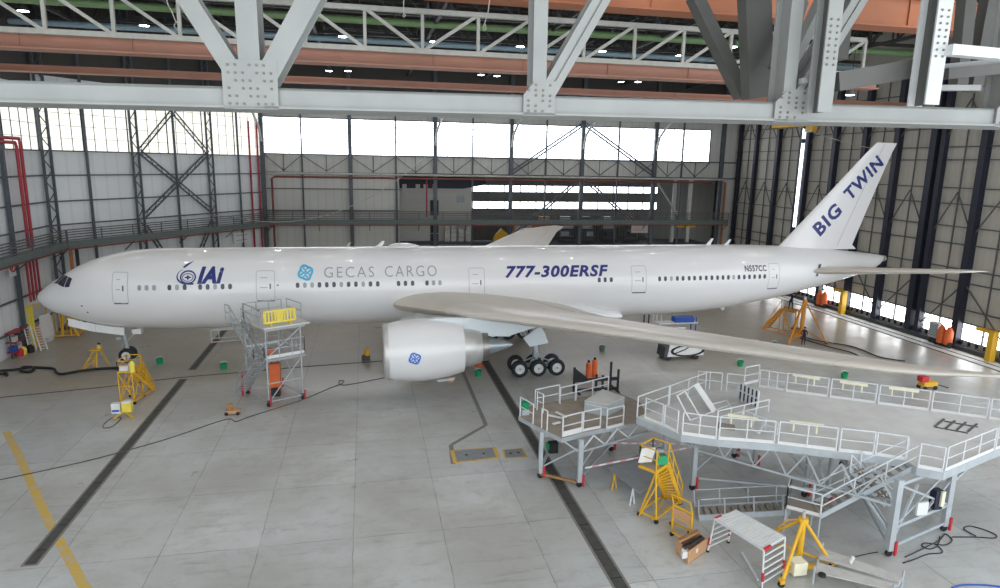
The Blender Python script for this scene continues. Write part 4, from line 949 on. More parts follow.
# ---------------- main dock
zD = 3.8
D = lambda x, y, z=zD: G(x, y, z)
md = thing('wing_dock', 'large grey steel wing dock with broad railed deck, legs and side stairs at right', 'maintenance dock', V((45, -25, 0)))
EDG = [(637,417),(681,434),(717,439),(776,443.5),(838,451),(874,455),(906,460),(917,467),(943,472),(1000,448),(1050,428),(989,419),(941,412),(881,404.5),(830,397.5),(790,392),(760,388),(705,391)]
P = [D(*e) for e in EDG]
MB().prism([p-UP*.1 for p in P], (0,0,.1)).build('deck', DECKM, md)
for i in range(len(P)):
    a, c = P[i], P[(i+1) % len(P)]; MB().bar(a-UP*.2, c-UP*.2, .07, .34).build('edge_beam', STEEL, md)
for a, c in ((1,2),(2,3),(3,4),(4,5),(5,6),(7,8)):
    guard(md, P[a].lerp(P[c], .03), P[a].lerp(P[c], .96), n=1 if (P[a]-P[c]).length < 1.6 else 2)
guard(md, D(645,418.5), D(662,425.5)); guard(md, D(664,426), D(677,432.5)); guard(md, D(637,417), D(668,405), toe=0, n=1); guard(md, D(669,405), D(705,391), toe=0, n=2)
guard(md, D(945,471), D(993,450.5), n=3); guard(md, D(995,450), D(1045,430), n=3)
for (xa, ya, xb, yb) in ((786,391.5,827,397),(830,397.5,875,403.5),(878,404,928,410.5),(931,411,986,418.5),(989,419,1040,426.5)): guard(md, D(xa,ya), D(xb,yb), n=2)
guard(md, D(744,384.5), D(758,381.5), h=1.05); guard(md, D(759,387), D(785,391), h=1.05, n=3); guard(md, D(697,388.5), D(721,390.5), h=1.05, toe=0, n=2); guard(md, D(726,391), D(743,393), h=1.05, toe=0)
# fluorescent work lights on the rails
for xa, ya, xb, yb in ((793,374.5,820,379),(840,381.5,868,385.5),(889,387.5,919,391.5),(790,421.5,824,425.5),(728,414.5,758,419)):
    a, c = D(xa,ya,zD+1.02), D(xb,yb,zD+1.02); o = MB().bar(a, c, .12, .14).build('work_light', CREAM, md)
    for f in (.12, .8): MB().bar(a.lerp(c, f)-UP*.45, a.lerp(c, f), .06).build('light_bracket', CREAM, o)
# raised flap, slatted gate and folded rails lying on the left of the deck
zf = 5.2; b1, b2, t1, t2 = D(690,420,3.9), D(714,411,3.9), D(677,395.5,zf), D(696,384,zf)
m_ = MB(); m_.bar(b1, t1, .07); m_.bar(b1.lerp(b2,.4), t1.lerp(t2,.4), .07); m_.bar(t1, t2, .07); m_.bar(b1, b2, .07); fl_ = m_.build('raised_flap_frame', STEELW, md)
MB().bar(b2, t2, .5, .06, side=(t1-b1).cross(t2-t1)).build('flap_plate', WHITEP, fl_)
a0, a1 = D(738,399), D(757,408); hh = .95; m_ = MB()
for i in range(6): p = a0.lerp(a1, i/5); m_.bar(p, p+UP*hh, .09)
m_.bar(a0+UP*hh*.55, a1+UP*hh*.55, .06); m_.bar(a0+UP*hh, a1+UP*hh, .05); gt = m_.build('slatted_gate', STEELW, md); MB().bar(a0+V((.06,.12,.45)), a1+V((.06,.12,.45)), .03, .9).build('gate_backing', BLACK, gt)
guard(md, D(717,424), D(768,412), h=.7, n=4, toe=0, name='folded_rail'); guard(md, D(742,421), D(777,435), h=.6, n=3, toe=0, name='folded_rail')
m_ = MB(); m_.bar(D(746,424,4.0), D(759,433,4.0), .09); m_.bar(D(759,433,4.0), D(767,418,4.3), .09); m_.bar(D(757,421,3.95), D(777,434,3.95), .07); m_.build('loose_brace', STEELW, md)
MB().prism([D(705,400,3.82), D(738,394,3.82), D(738,402,3.82), D(712,412,3.82)], (0,0,.06)).build('hatch_plate', DECKM, md)
for a, c in (((712,404),(727,400)),((727,400),(731,408))): MB().bar(D(*a,4.15), D(*c,4.0), .06).build('hatch_strut', STEELW, md)
# brown worn opening and recess in the deck
MB().prism([D(716,428,3.81), D(735,431,3.81), D(735,425,3.81), D(716,422,3.81)], (0,0,.01)).build('worn_deck_panel', DECKB, md)
m_ = MB()
for k in range(4): m_.bar(D(935+k*11, 426.5+k*1.6, 3.83), D(944+k*11, 419+k*1.6, 3.83), .1, .04)
m_.bar(D(944,421,3.83), D(978,427,3.83), .08, .04); m_.bar(D(935,427,3.83), D(968,433,3.83), .08, .04); m_.build('deck_recess_bars', GIRT, md)
# legs and bracing
L1, L2, L3, L4, L5, L6, L7 = G(692,490), G(754,467), G(804,497), G(826,503), G(888,556), G(943,531), G(962,488)
zt = zD-.2
l1 = col(md, L1, zt, .24); l2 = col(md, L2, zt, .2); l3 = col(md, L3, zt, .16); l4 = col(md, L4, zt, .16); l5 = col(md, L5, zt, .27); l6 = col(md, L6, zt, .26)
far = [D(668,405), D(740,395), D(850,402), D(960,418)]
for p in far: col(md, V((p.x, p.y, 0)), zt, .22)
Z = lambda p, z: V((p.x, p.y, z))
bars(md, 'brace', ((Z(L1,2.3), D(640,419,3.45)), (Z(L1,2.3), D(681,434,3.4)), (Z(L1,2.35), D(724,440,3.4)), (Z(L1,2.5), Z(L2,1.2)), (Z(L1,1.0), Z(L2,3.2)), (Z(L1,2.5), Z(L2,2.5)), (Z(L2,3.2), Z(L3,1.2)), (Z(L2,1.0), Z(L3,3.0)),
     (Z(L3,3.4), Z(L4,.6)), (Z(L3,.6), Z(L4,3.4)), (D(774,444,zt), Z(L3,1.7)), (Z(L4,3.2), Z(L5,1.2)), (Z(L4,.7), Z(L5,2.6))), .09)
bars(md, 'lower_beam', ((Z(L5,.45), Z(L6,.45)), (Z(L5,1.35), Z(L6,1.35)), (Z(L5,3.35), Z(L6,3.35)), (Z(L1,.5), Z(V((far[0].x, far[0].y, 0)),.5)), (Z(L5,.5), Z(V((far[2].x, far[2].y, 0)),.5)), (Z(L2,.45), Z(far[1],.45)), (Z(L6,.5), Z(far[3],.5)), (Z(far[1],1.2), Z(far[2],1.2))), .14)
bars(md, 'cross_brace', ((Z(L5,1.35), Z(L6,3.35)), (Z(L5,3.35), Z(L6,1.35)), (Z(L5,1.35).lerp(Z(L6,1.35),.5), Z(L6,2.6)), (Z(L5,3.0).lerp(Z(L6,3.0),.35), Z(L5,.5)), (Z(L6,3.4), D(995,449,zt)), (Z(L6,2.4), D(985,452,zt))), .09)
tc0, tc1 = Z(L1,2.25), Z(L5,2.35); m_ = MB(); m_.bar(tc0, tc1, .1); ut = m_.build('under_truss_chord', STEEL, md)
for i in range(12):
    a, c = tc0.lerp(tc1, i/12), tc0.lerp(tc1, (i+1)/12); MB().bar(a+UP*(1.25 if i % 2 else 0), c+UP*(0 if i % 2 else 1.25), .07).build('truss_web', STEEL, ut)
bk0, bk1 = Z(L2,1.1), Z(far[2],1.6); MB().bar(bk0, bk1, .1).build('lower_beam', STEEL, md); MB().bar(Z(L1,.7), Z(L4,.7), .09).build('lower_beam', STEEL, md)
for i in range(5):
    a, c = far[0].lerp(far[3], i/5), far[0].lerp(far[3], (i+1)/5); MB().bar(Z(a, zt-.1 if i % 2 else 2.2), Z(c, 2.2 if i % 2 else zt-.1), .08).build('brace', STEEL, md)
a = Z(L5,1.9).lerp(Z(L6,1.9), .42); MB().box(a+V((0,-.2,0)), (.55,.1,.6)).build('control_panel', WHITEP, md)
a = Z(L5,1.9).lerp(Z(L6,1.9), .75); o = MB().box(a, (.4,.35,.9)).build('pump_unit', GLASSD, md); MB().box(a+V((.1,-.22,.1)), (.18,.1,.7)).build('pump_panel', CREAM, o)
# stairs and bottom landing
zl = 1.2
t0, t1, b0, b1 = D(917,466,3.72), D(906,459.5,3.72), G(820,516.5,zl), G(812,503,zl)
flight(md, t0, t1, b0, b1, 11)
lp = [G(786,507.5,zl), G(820,516.5,zl), G(813,502.5,zl), G(789,496,zl)]
MB().prism([p-UP*.08 for p in lp], (0,0,.08)).build('landing', DECKB, md)
guard(md, lp[0], lp[1], n=1, h=1.05); guard(md, lp[3], lp[0], n=1, h=1.05); guard(md, lp[3], lp[2], n=1, h=1.05, toe=0)
for p in lp: MB().bar(Z(p,0), Z(p,zl-.05), .07).build('landing_leg', STEEL, md)
MB().bar(Z(L5,1.0), b0.lerp(t0,.45), .09).build('stair_prop', STEEL, md)
flight(md, D(850,470,3.3), D(860,466,3.3), G(885,505,.5), G(895,499,.5), 9, rail=.7)
# ---------------- left dock
zL = 2.72
E_ = lambda x, y, z=zL: G(x, y, z)
ld_ = thing('engine_dock', 'smaller grey steel dock with worn plank deck and gated rails beside the floor trench', 'maintenance dock', V((35, -20, 0)))
LP = [E_(562,438), E_(582,432.5), E_(601,428.5), E_(625,424), E_(648,417), E_(640,402), E_(612,390), E_(585,396), E_(545,403), E_(526,407), E_(519,416), E_(541,428)]
MB().prism([p-UP*.08 for p in LP], (0,0,.08)).build('deck', DECKB, ld_)
for i in range(len(LP)): MB().bar(LP[i]-UP*.14, LP[(i+1) % len(LP)]-UP*.14, .06, .22).build('edge_beam', STEEL, ld_)
guard(ld_, E_(562.5,437), E_(581.5,432), toe=.3); guard(ld_, E_(583,431.5), E_(600,428)); guard(ld_, E_(606.5,429), E_(623,425)); guard(ld_, E_(520,416), E_(533,424), toe=0)
guard(ld_, E_(541.5,428), E_(547,431), toe=0, mid=False); guard(ld_, E_(535,408), E_(559,402.5), toe=0); guard(ld_, E_(537,410), E_(543,413), toe=0); guard(ld_, E_(560,404), E_(575,400.5), toe=0, mid=True, h=1.0); guard(ld_, E_(576,400.5), E_(608,392), toe=0, n=2, h=1.0)
for q in (((548,415),(562,418)),((553,424),(560,422)),((556,412),(566,417))): MB().bar(E_(*q[0], zL+.1), E_(*q[1], zL+.1), .16, .06).build('loose_plank', WHITEP, ld_)
C1, C2, C3, C4 = G(579,487), G(540,478), G(611,451), G(556,441)
c1 = col(ld_, C1, zL-.1, .24); c2 = col(ld_, C2, zL-.1, .2); col(ld_, C3, zL-.1, .2); col(ld_, C4, zL-.1, .2)
bars(ld_, 'lower_beam', ((Z(C1,.5), Z(C3,.5)), (Z(C2,.5), Z(C4,.5))), .14); MB().bar(Z(C1,.25), Z(C2,.25), .12).build('rusty_beam', WOOD, ld_)
bars(ld_, 'brace', ((Z(C1,1.9), LP[0]-UP*.1), (Z(C1,1.0), E_(607,428,zL-.2)), (Z(C2,.6), Z(C1,2.2)), (Z(C1,1.7), Z(C4,2.4)), (Z(C2,2.4), E_(562,437,zL-.2))), .07)
tr0, tr1 = Z(C1,1.95), G(650,431,1.95)
m_ = MB(); m_.bar(tr0, tr1, .1); tb = m_.build('truss_chord', STEEL, ld_)
for i in range(6):
    a, c = tr0.lerp(tr1, i/6), tr0.lerp(tr1, (i+1)/6); MB().bar(a+UP*(.7 if i % 2 else 0), c+UP*(0 if i % 2 else .7), .07).build('truss_web', STEELW, tb)
o = MB().box(G(553,447,.9), (.5,.4,.6)).build('hydraulic_unit', BLACK, ld_); MB().box(G(549,446,.95), (.3,.3,.35)).build('green_motor', GREEN, o)
bx_ = thing('metal_cabinet', 'grey sheet metal cabinet standing on the worn deck of the smaller dock', 'cabinet', E_(602,419))
q = [E_(584,412), E_(607,416.5), E_(624,408), E_(602,400)]; MB().prism(q, (0,0,.62)).build('body', STEEL, bx_); m_ = MB(); qq = [p+UP*.63 for p in q]; m_.prism(qq, (0,0,.05)); m_.build('lid', DECKM, bx_)
MB().bar(q[0]+UP*.5+V((.02,-.04,0)), q[1]+UP*.5+V((.02,-.04,0)), .03, .05).build('front_rib', STEELW, bx_)
b = MB(); b.prism([E_(626,425,zL+.0), E_(650,421,zL+.0), E_(641,416,zL+.0), E_(617,421,zL)], (0,0,.05)); single(b, 'bridge_plate', DECKB, 'worn brown gangplank bridging the two docks', 'gangplank')
# ---------------- aluminium tower with yellow barrier
tw = thing('access_tower', 'aluminium access tower with two platforms and stairs beside the forward fuselage', 'access tower', V((17.3,-7.4,0)))
nl_, nr_, fl2 = V((17.4,-9.36,0)), V((19.5,-8.24,0)), V((15.6,-6.53,0)); fr2 = nr_+fl2-nl_
for p in (nl_, nr_, fl2, fr2): col(tw, p, 5.35, .09, TOWM, .2)
ex = (nr_-nl_).normalized(); ey = (fl2-nl_).normalized()
def plat(z, ax=.25, ay=0): MB().prism([nl_-ex*.1+UP*z, nr_+ex*ax+UP*z, fr2+ex*ax+UP*z, fl2-ex*.1+UP*z], (0,0,.1)).build('platform', DECKM, tw); 
plat(3.3); plat(5.35, .7)
for z in (3.2, 5.28): bars(tw, 'edge_beam', ((nl_+UP*z, nr_+ex*.3+UP*z), (nl_+UP*z, fl2+UP*z), (fl2+UP*z, fr2+UP*z), (nr_+UP*z, fr2+UP*z)), .13, TOWM)
guard(tw, nl_+UP*3.4, nr_+ex*.25+UP*3.4, n=3, mt=TOWM); guard(tw, nr_+ex*.25+UP*3.4, fr2+ex*.25+UP*3.4, n=3, mt=TOWM); guard(tw, fl2+UP*3.4, fr2+UP*3.4, n=3, mt=TOWM)
guard(tw, fl2+UP*5.45, fr2+ex*.3+UP*5.45, n=3, toe=0, mt=TOWM); guard(tw, nr_+ex*.7+ey*1.2+UP*5.45, fr2+ex*.7+UP*5.45, n=1, toe=0, mt=TOWM); guard(tw, nl_+ey*.6+UP*5.45, fl2+UP*5.45, n=2, toe=0, mt=TOWM)
bars(tw, 'brace', ((nl_+UP*.3, nr_+UP*3.1), (nr_+UP*.3, fr2+UP*3.1), (nl_+UP*3.1, fl2+UP*.3), (fl2+UP*.3, fr2+UP*3.1), (nl_+UP*.35, nr_+UP*.35), (nl_+UP*.35, fl2+UP*.35), (nr_+UP*.35, fr2+UP*.35), (fl2+UP*.35, fr2+UP*.35), (nl_+UP*3.4, nr_+UP*5.2), (nl_+UP*1.6, nr_+UP*1.6)), .06)
flight(tw, fl2-ex*.15+UP*5.3, fl2-ex*.85+UP*5.3, nl_-ex*.15+UP*3.35, nl_-ex*.85+UP*3.35, 8, TOWM, 1.0, TOWM); flight(tw, nl_-ex*.15+UP*3.3, nl_-ex*.85+UP*3.3, fl2-ex*.15+UP*.3, fl2-ex*.85+UP*.3, 11, TOWM, .9, TOWM)
MB().prism([fl2-ex*.9+UP*5.3, fl2+UP*5.3, fl2+ey*.8+UP*5.3, fl2-ex*.9+ey*.8+UP*5.3], (0,0,.08)).build('side_landing', DECKM, tw); guard(tw, fl2-ex*.9+UP*5.38, fl2-ex*.9+ey*.8+UP*5.38, toe=0, mt=TOWM)
bar_ = thing('crowd_barrier', 'bright yellow plastic crowd barrier standing on top of the aluminium tower', 'barrier', nl_+UP*5.45)
a, c = nl_+ey*.35+ex*.1+UP*5.45, nr_+ey*.35-ex*.15+UP*5.45
MB().bar(a+UP*1.0, c+UP*1.0, .06, .12).build('top_rail', YELB, bar_); MB().bar(a+UP*.24, c+UP*.24, .06, .14).build('bottom_rail', YELB, bar_)
for i in range(10):
    if i in (4, 5): MB().bar(a.lerp(c,(i+.5)/10)+UP*.24, a.lerp(c,(i+.5)/10)+UP*1.0, .05, .24, side=ex).build('plate', YELB, bar_)
    else: MB().bar(a.lerp(c,(i+.5)/10)+UP*.24, a.lerp(c,(i+.5)/10)+UP*1.0, .05, .1, side=ex).build('slat', YELB, bar_)
for f in (0, 1): MB().bar(a.lerp(c,f)+UP*.2, a.lerp(c,f)+UP*1.04, .06, .1, side=ex).build('end_post', YELB, bar_)
for f in (.2, .8): MB().prism([a.lerp(c,f)-ey*.25, a.lerp(c,f)+ey*.25, a.lerp(c,f)+UP*.22], ex*.06).build('foot', YELB, bar_)
def kit(name, lab, cat, c, sz, mt, mt2=DGREY):
    t = thing(name, lab, cat, c); c = V(c); b = MB(); b.prism([c+V((-sz[0]/2,-sz[1]/2,0)), c+V((sz[0]/2,-sz[1]/2,0)), c+V((sz[0]/2,-sz[1]*.35,sz[2])), c+V((-sz[0]/2,-sz[1]*.35,sz[2]))], (0,sz[1]*.8,0)); b.build('body', mt, t)
    MB().path([c+V((-sz[0]*.3,0,sz[2])), c+V((-sz[0]*.3,0,sz[2]*1.15)), c+V((sz[0]*.3,0,sz[2]*1.15)), c+V((sz[0]*.3,0,sz[2]))], .025, 6).build('carry_handle', mt2, t); return t
kit('hydraulic_cart', 'tall orange cart standing inside the foot of the aluminium tower', 'cart', fr2+V((-.2,-1.2,0)), (.7,.6,2.2), ORED, BLACK)
kit('motor_unit', 'small dark motor unit on the floor inside the aluminium tower', 'motor', nl_.lerp(fr2,.55)+V((0,0,0)), (.6,.4,.5), BLACK)
kit('tool_case', 'orange tool case on the lower platform of the aluminium tower', 'case', nl_.lerp(fr2,.3)+UP*3.4, (.6,.4,.3), ORED)
b = MB(); b.tube(fl2+V((-.3,-.3,.0)), fl2+V((-.3,-.3,1.7)), .09, 8); single(b, 'red_gas_bottle', RED, 'slim red bottle standing at the left foot of the aluminium tower', 'bottle')
fr_ = thing('low_scaffold', 'low white aluminium frame with red feet left of the aluminium tower', 'frame', G(226,343))
A, B = G(212,345), G(241,342.5); off = V((.4,1.1,0))
for p in (A, B, A+off, B+off): o = MB().bar(p, p+UP*1.35, .07).build('leg', STEELW, fr_); MB().bar(p, p+UP*.2, .1).build('red_foot', RED, o)
for z in (.25, .6, 1.3): MB().bar(A+UP*z, B+UP*z, .06).build('rung', STEELW, fr_)
MB().prism([A+UP*1.3, B+UP*1.3, B+off+UP*1.3, A+off+UP*1.3], (0,0,.05)).build('top', DECKM, fr_)
# ---------------- yellow stair stands
def ystand(nm, lab, pq, z, foot, n, mt=YEL, rail=1.0, lattice_=True, base=None):
    t = thing(nm, lab, 'stair stand', Z(sum((V(p) for p in pq), V())/4, 0)); pq = [Z(V(p), z) for p in pq]
    MB().prism([p-UP*.06 for p in pq], (0,0,.06)).build('platform', DECKB, t)
    for i in range(4): MB().bar(pq[i]-UP*.05, pq[(i+1) % 4]-UP*.05, .08, .12).build('platform_frame', mt, t)
    for p in (base or pq): o = MB().bar(Z(p,.12), p if not base else pq[1 if p is base[0] or p is base[1] else 2]-UP*.1, .07).build('leg', mt, t); MB().lathe(Z(p,.11)+V((0,-.04,0)), (0,1,0), [(0,.02),(0,.11),(.08,.11),(.08,.02)], 12).build('wheel', BLACK, o)
    for i in range(4):
        a, c = (base or pq)[i], (base or pq)[(i+1) % 4]; MB().bar(Z(a,.25), Z(c,.25), .07).build('base_beam', mt, t)
        if lattice_:
            MB().bar(Z(a,.3), Z(c,z*.95), .05).build('brace', mt, t); MB().bar(Z(c,.3), Z(a,z*.95), .05).build('brace', mt, t); MB().bar(Z(a,z*.55), Z(c,z*.55), .05).build('tie', mt, t)
    fa, fb = V(foot[0]), V(foot[1]); flight(t, pq[2], pq[1], fa, fb, n, mt, rail, mt); 
    bars(t, 'stair_prop', ((Z(pq[2],.25), fa+UP*.1), (Z(pq[1],.25), fb+UP*.1), (fa+UP*.1, fb+UP*.1)), .06, mt)
    guard(t, pq[0], pq[1], h=rail, toe=0, mt=mt, w=.05); guard(t, pq[3], pq[2], h=rail, toe=0, mt=mt, w=.05); guard(t, pq[0], pq[3], h=rail, toe=0, mt=mt, w=.05)
    return t
ystand('stair_stand', 'tall yellow lattice stair stand standing in front of the nose wheels', (G(121,405),G(135,404.5),G(135,404.5)+V((.1,1.5,0)),G(121,405)+V((.1,1.5,0))), 2.35, (G(151,385,.15), G(154.5,390,.15)), 10, rail=.7)
kit('white_canister', 'small white canister on the yellow stair stand under the nose wheels', 'canister', G(125,370,2.35), (.55,.5,.35), WHITEP)
b = MB(); b.lathe(G(132.5,372,2.35), UP, [(0,.01),(0,.17),(.6,.17),(.75,.08),(.78,.01)], 14); single(b, 'yellow_bottle', YELB, 'yellow bottle on the stair stand right under the nose wheels', 'bottle', smooth=40)
wl2 = thing('stair_stand', 'orange-yellow wheeled stairs behind the nose by the corner of the walls', 'stair stand', V((-4,12.5,0)))
q0 = [V((-4.3,11.0,3.4)), V((-4.3,12.4,3.4)), V((-3.4,12.6,3.4)), V((-3.3,11.2,3.4))]
MB().prism(q0, (0,0,.08)).build('platform', YEL, wl2); ft = (G(71,333,.1), G(74,337,.1))
ft = (V((-2.9,12.9,.12)), V((-2.0,11.9,.12)))
MB().prism([q0[0], q0[3], V((-4.7,9.4,3.42)), V((-4.7,9.8,3.42))], (0,0,.07)).build('platform_tip', YEL, wl2)
flight(wl2, q0[2], q0[3], V((-2.1,12.8,.1)), V((-2.0,11.4,.1)), 10, YEL, 0, YEL)
for p in q0: MB().bar(Z(p,.15), p, .09).build('leg', YEL, wl2)
bars(wl2, 'base_beam', ((V((-4.3,11.0,.25)), V((-2.0,11.3,.25))), (V((-4.3,12.4,.25)), V((-2.1,12.7,.25))), (V((-4.3,11.0,.25)), V((-4.3,12.4,.25))), (V((-2.6,11.3,.25)), V((-2.5,11.3,1.9))), (V((-3.2,11.2,.25)), V((-3.1,11.3,2.6)))), .12, YEL)
t = thing('step_trestle', 'small yellow step trestle with a black and yellow top, left of the nose wheel', 'steps', V((2.9,.6,0)))
a, c = G(81,372), G(97,370); back = V((.5,1.1,0)); top = V(((a+c)/2)+V((.45,.6,1.5)))
for p in (a, c, a+back, c+back): MB().bar(p, top+(p-(a+c)/2-back/2)*.22, .08).build('leg', YEL, t)
bars(t, 'rung', [(a.lerp(top,f), c.lerp(top,f)) for f in (.05,.35,.62)]+[(a.lerp(top,.05), c.lerp(top,.62))], .06, YEL)
MB().box(top+UP*.05, (.8,.6,.08)).build('top_step', YEL, t); o = MB().lathe(top+V((.2,0,.1)), UP, [(0,.14),(.3,.14),(.32,.06),(.4,.06),(.4,.01)], 12).build('screw_head', YELB, t); MB().lathe(top+V((.2,0,.45)), UP, [(0,.01),(0,.12),(.12,.1),(.12,.01)], 12).build('black_cap', BLACK, o)
t = thing('power_pack', 'white and yellow control box on a small tripod base before the nose stand', 'power pack', G(122,418))
c = G(124.5,418.5)
for dx, dy in ((-.6,-.1),(.55,-.1),(0,.6)): MB().bar(c+V((dx,dy,.05)), c+V((0,.1,.5)), .09).build('tripod_leg', YEL, t)
MB().box(c+V((.2,.1,.75)), (.55,.45,.6)).build('yellow_box', YELB, t); MB().box(c+V((.2,.1,1.1)), (.5,.42,.1)).build('white_lid', WHITEP, t); o = MB().box(c+V((-.4,0,.75)), (.5,.35,.65)).build('white_box', WHITEP, t); MB().box(c+V((-.4,-.19,.6)), (.4,.03,.12)).build('blue_stripe', BLUEP, o)
ys = ystand('stair_stand', 'yellow stair stand with steep steps before the smaller dock, white sheet on top', (G(639,465,2.65), G(656,471.5,2.65), G(668,463,2.65), G(652,457.5,2.65)), 2.65, (G(681,503,.12), G(665,498,.12)), 12, lattice_=False, base=[G(639,516), G(656,524), G(680,505), G(664,499)])
MB().bar(G(639,516,.15), G(668,466,2.5), .06).build('brace', YEL, ys)
pq = G(648,462,2.72); b = MB(); b.bar(pq+V((-.25,-.2,.1)), pq+V((-.15,-.3,.85)), .75, .03, side=(.2,-1,.3)); single(b, 'white_sheet', WHITEP, 'white sheet leaning on the platform of the yellow stair stand', 'sheet')
kit('green_bag', 'green bag on the platform edge of the yellow stair stand', 'bag', G(661,463,2.72), (.5,.4,.4), GREEN)
kit('tool_bag', 'grey bag of tools on the yellow stair stand behind the green bag', 'bag', G(658,459,2.72), (.4,.35,.5), OUTL)
# ---------------- trolley, carton, alloy work platform, tripods
t = thing('frame_trolley', 'yellow push trolley with a mesh panel beside the cardboard box', 'trolley', G(681,536))
p0, p1 = G(671.5,532), G(690,541.5); bk = V((.35,.75,0))
for p in (p0, p1): MB().bar(p+UP*.15, p+UP*1.35, .08).build('upright', YEL, t)
MB().bar(p0+UP*1.35, p1+UP*1.35, .08).build('top_bar', YEL, t); MB().bar(p0+UP*1.0, p1+UP*1.0, .03, .5).build('mesh_panel', CARD, t)
MB().bar(p0+UP*1.35, p0+UP*1.35+V((.15,.5,.25)), .06).build('handle', YEL, t); MB().bar(p1+UP*1.35, p1+UP*1.35+V((.15,.5,.25)), .06).build('handle', YEL, t); MB().bar(p0+UP*1.6+V((.15,.5,0)), p1+UP*1.6+V((.15,.5,0)), .06).build('handle_bar', YEL, t)
for p, q in ((p0-bk*.4, p0+bk*.7), (p1-bk*.4, p1+bk*.7), (p0-bk*.4, p1-bk*.4), (p0+bk*.7, p1+bk*.7)): MB().bar(p+UP*.2, q+UP*.2, .07).build('base_bar', YEL, t)
for p in (p0-bk*.4, p0+bk*.7, p1-bk*.4, p1+bk*.7): MB().lathe(p+V((0,-.04,.1)), (0,1,0), [(0,.02),(0,.1),(.08,.1),(.08,.02)], 12).build('wheel', BLACK, t)
t = thing('cardboard_box', 'open cardboard box of scrap lengths on the floor by the yellow trolley', 'box', G(690,560))
q = [G(675.5,552), G(688,564.5), G(706,551.5), G(694,542.5)]; ht = .62
for i in range(4):
    a, c = q[i], q[(i+1) % 4]; n_ = dirxy(a, c); MB().prism([a, c, c+UP*ht, a+UP*ht], V((-n_.y, n_.x, 0))*.03).build('side', CARD, t)
MB().prism(q, (0,0,.03)).build('bottom', CARD, t); MB().prism([q[1].lerp(q[2],.38)+V((.0,-.02,.3)), q[1].lerp(q[2],.5)+V((0,-.02,.3)), q[1].lerp(q[2],.5)+V((0,-.02,.5)), q[1].lerp(q[2],.38)+V((0,-.02,.5))], (0,-.01,0)).build('paper_label', WHITEP, t)
for i, (f, dz, mt) in enumerate(((.2,.12,WOOD),(.35,.1,CARD),(.6,.02,BLACK),(.75,.0,DGREY))):
    a = q[0].lerp(q[1], f)+UP*(ht+dz)-ex*.1; c = q[3].lerp(q[2], f)+UP*(ht+dz-.05); b = MB(); b.bar(a, c, .09, .04)
    single(b, 'scrap_length', mt, ('pale timber strip lying across the open cardboard box, outermost one','brown board strip across the open cardboard box, next to the timber','black strip lying in the cardboard box, near its middle','dark grey strip lying in the cardboard box, by the front wall')[i], 'strip')
b = MB(); c = G(684,557,.25); b.prism([c+V((-.15,-.12,0)), c+V((.12,-.1,0)), c+V((.14,.1,.05)), c+V((-.1,.1,.05))], (.02,0,.28)); single(b, 'crumpled_bag', WHITEP, 'crumpled white bag at the end of the cardboard box', 'bag')
t = thing('work_platform', 'aluminium work platform with ribbed deck and red corner caps at the lower right', 'work platform', G(748,560)); zp = 1.62
A, B, Cq, Dq = G(715,519,zp), G(735.5,510.5,zp), G(785,538,zp), G(764,550,zp)
dk = MB().prism([p-UP*.05 for p in (A,B,Cq,Dq)], (0,0,.05)).build('deck', OUTL, t)
m_ = MB()
for i in range(18): f = (i+.5)/18; m_.bar(A.lerp(Dq,f)+UP*.02, B.lerp(Cq,f)+UP*.02, .11, .04)
m_.build('deck_ribs', WHITEP, dk); bars(t, 'side_rail', ((A,Dq),(B,Cq)), .09, STEELW)
for p, q in ((A,B),(Dq,Cq)):
    MB().bar(p, p.lerp(q,.3), .1, .12).build('red_cap', RED, t)
    out = (p-(Cq if p is A else B)); out.z = 0; out = out.normalized()*.18
    for s in (p, q): o = MB().bar(s, Z(s+out,.0), .055).build('leg', STEELW, t); MB().bar(Z(s+out*.9,.35), Z(s+out*.75,.7), .085).build('red_sleeve', RED, o); MB().bar(Z(s+out,.0), Z(s+out,.08), .1).build('foot', BLACK, o)
    for k in range(5): f = .15+k*.17; MB().bar(p.lerp(Z(p+out,0),f), q.lerp(Z(q+out,0),f), .05).build('rung', STEELW, t)
b = MB(); b.bar(G(742,552.5,.05), G(758,580,.05), .08, .07); single(b, 'loose_pole', STEELW, 'loose white pole lying on the floor beneath the aluminium work platform', 'pole')
def tripod(nm, lab, apex, feet, mt, rc=.14, zb=.5):
    t = thing(nm, lab, 'jack', Z(apex, 0))
    for p in feet:
        o = MB().tube(apex, V(p)+UP*.15, .07, 8).build('leg', mt, t); MB().lathe(V(p)+V((0,-.06,.14)), (0,1,0), [(0,.02),(0,.14),(.12,.14),(.12,.02)], 14).build('wheel', BLACK, o); MB().box(V(p)+UP*.25, (.2,.2,.16)).build('foot_bracket', mt, o)
        MB().bar(Z(apex,zb), V(p)+UP*.2, .07).build('base_arm', mt, t)
    MB().tube(Z(apex,.3), apex+UP*.05, rc, 12).build('ram_cylinder', mt, t); MB().tube(apex, apex+UP*.35, rc*.55, 12).build('ram_head', ALUM, t); MB().lathe(apex-UP*.1, UP, [(0,.05),(0,.22),(.16,.2),(.16,.05)], 12).build('crown', mt, t)
    return t
ap = V((41.7,-31.3,2.0)); tj = tripod('tripod_jack', 'yellow tripod jack with one leg reaching out at the lower right edge', ap, (G(781,587), G(832,568), V((40.9,-29.6,0))), YEL, .13)
MB().box(G(797,566,.35), (.6,.5,.55)).build('pump_box', CREAM, tj); MB().bar(G(803,567,.3), G(815,566,.3), .14).build('tow_arm', YEL, tj)
MB().path([ap+V((-.1,0,.0)), ap+V((-.6,.2,-.1)), ap+V((-.9,.3,-.45)), ap+V((-.8,.3,-1.0)), ap+V((-.4,.1,-1.4))], .03, 6).build('hose', ORG, tj)
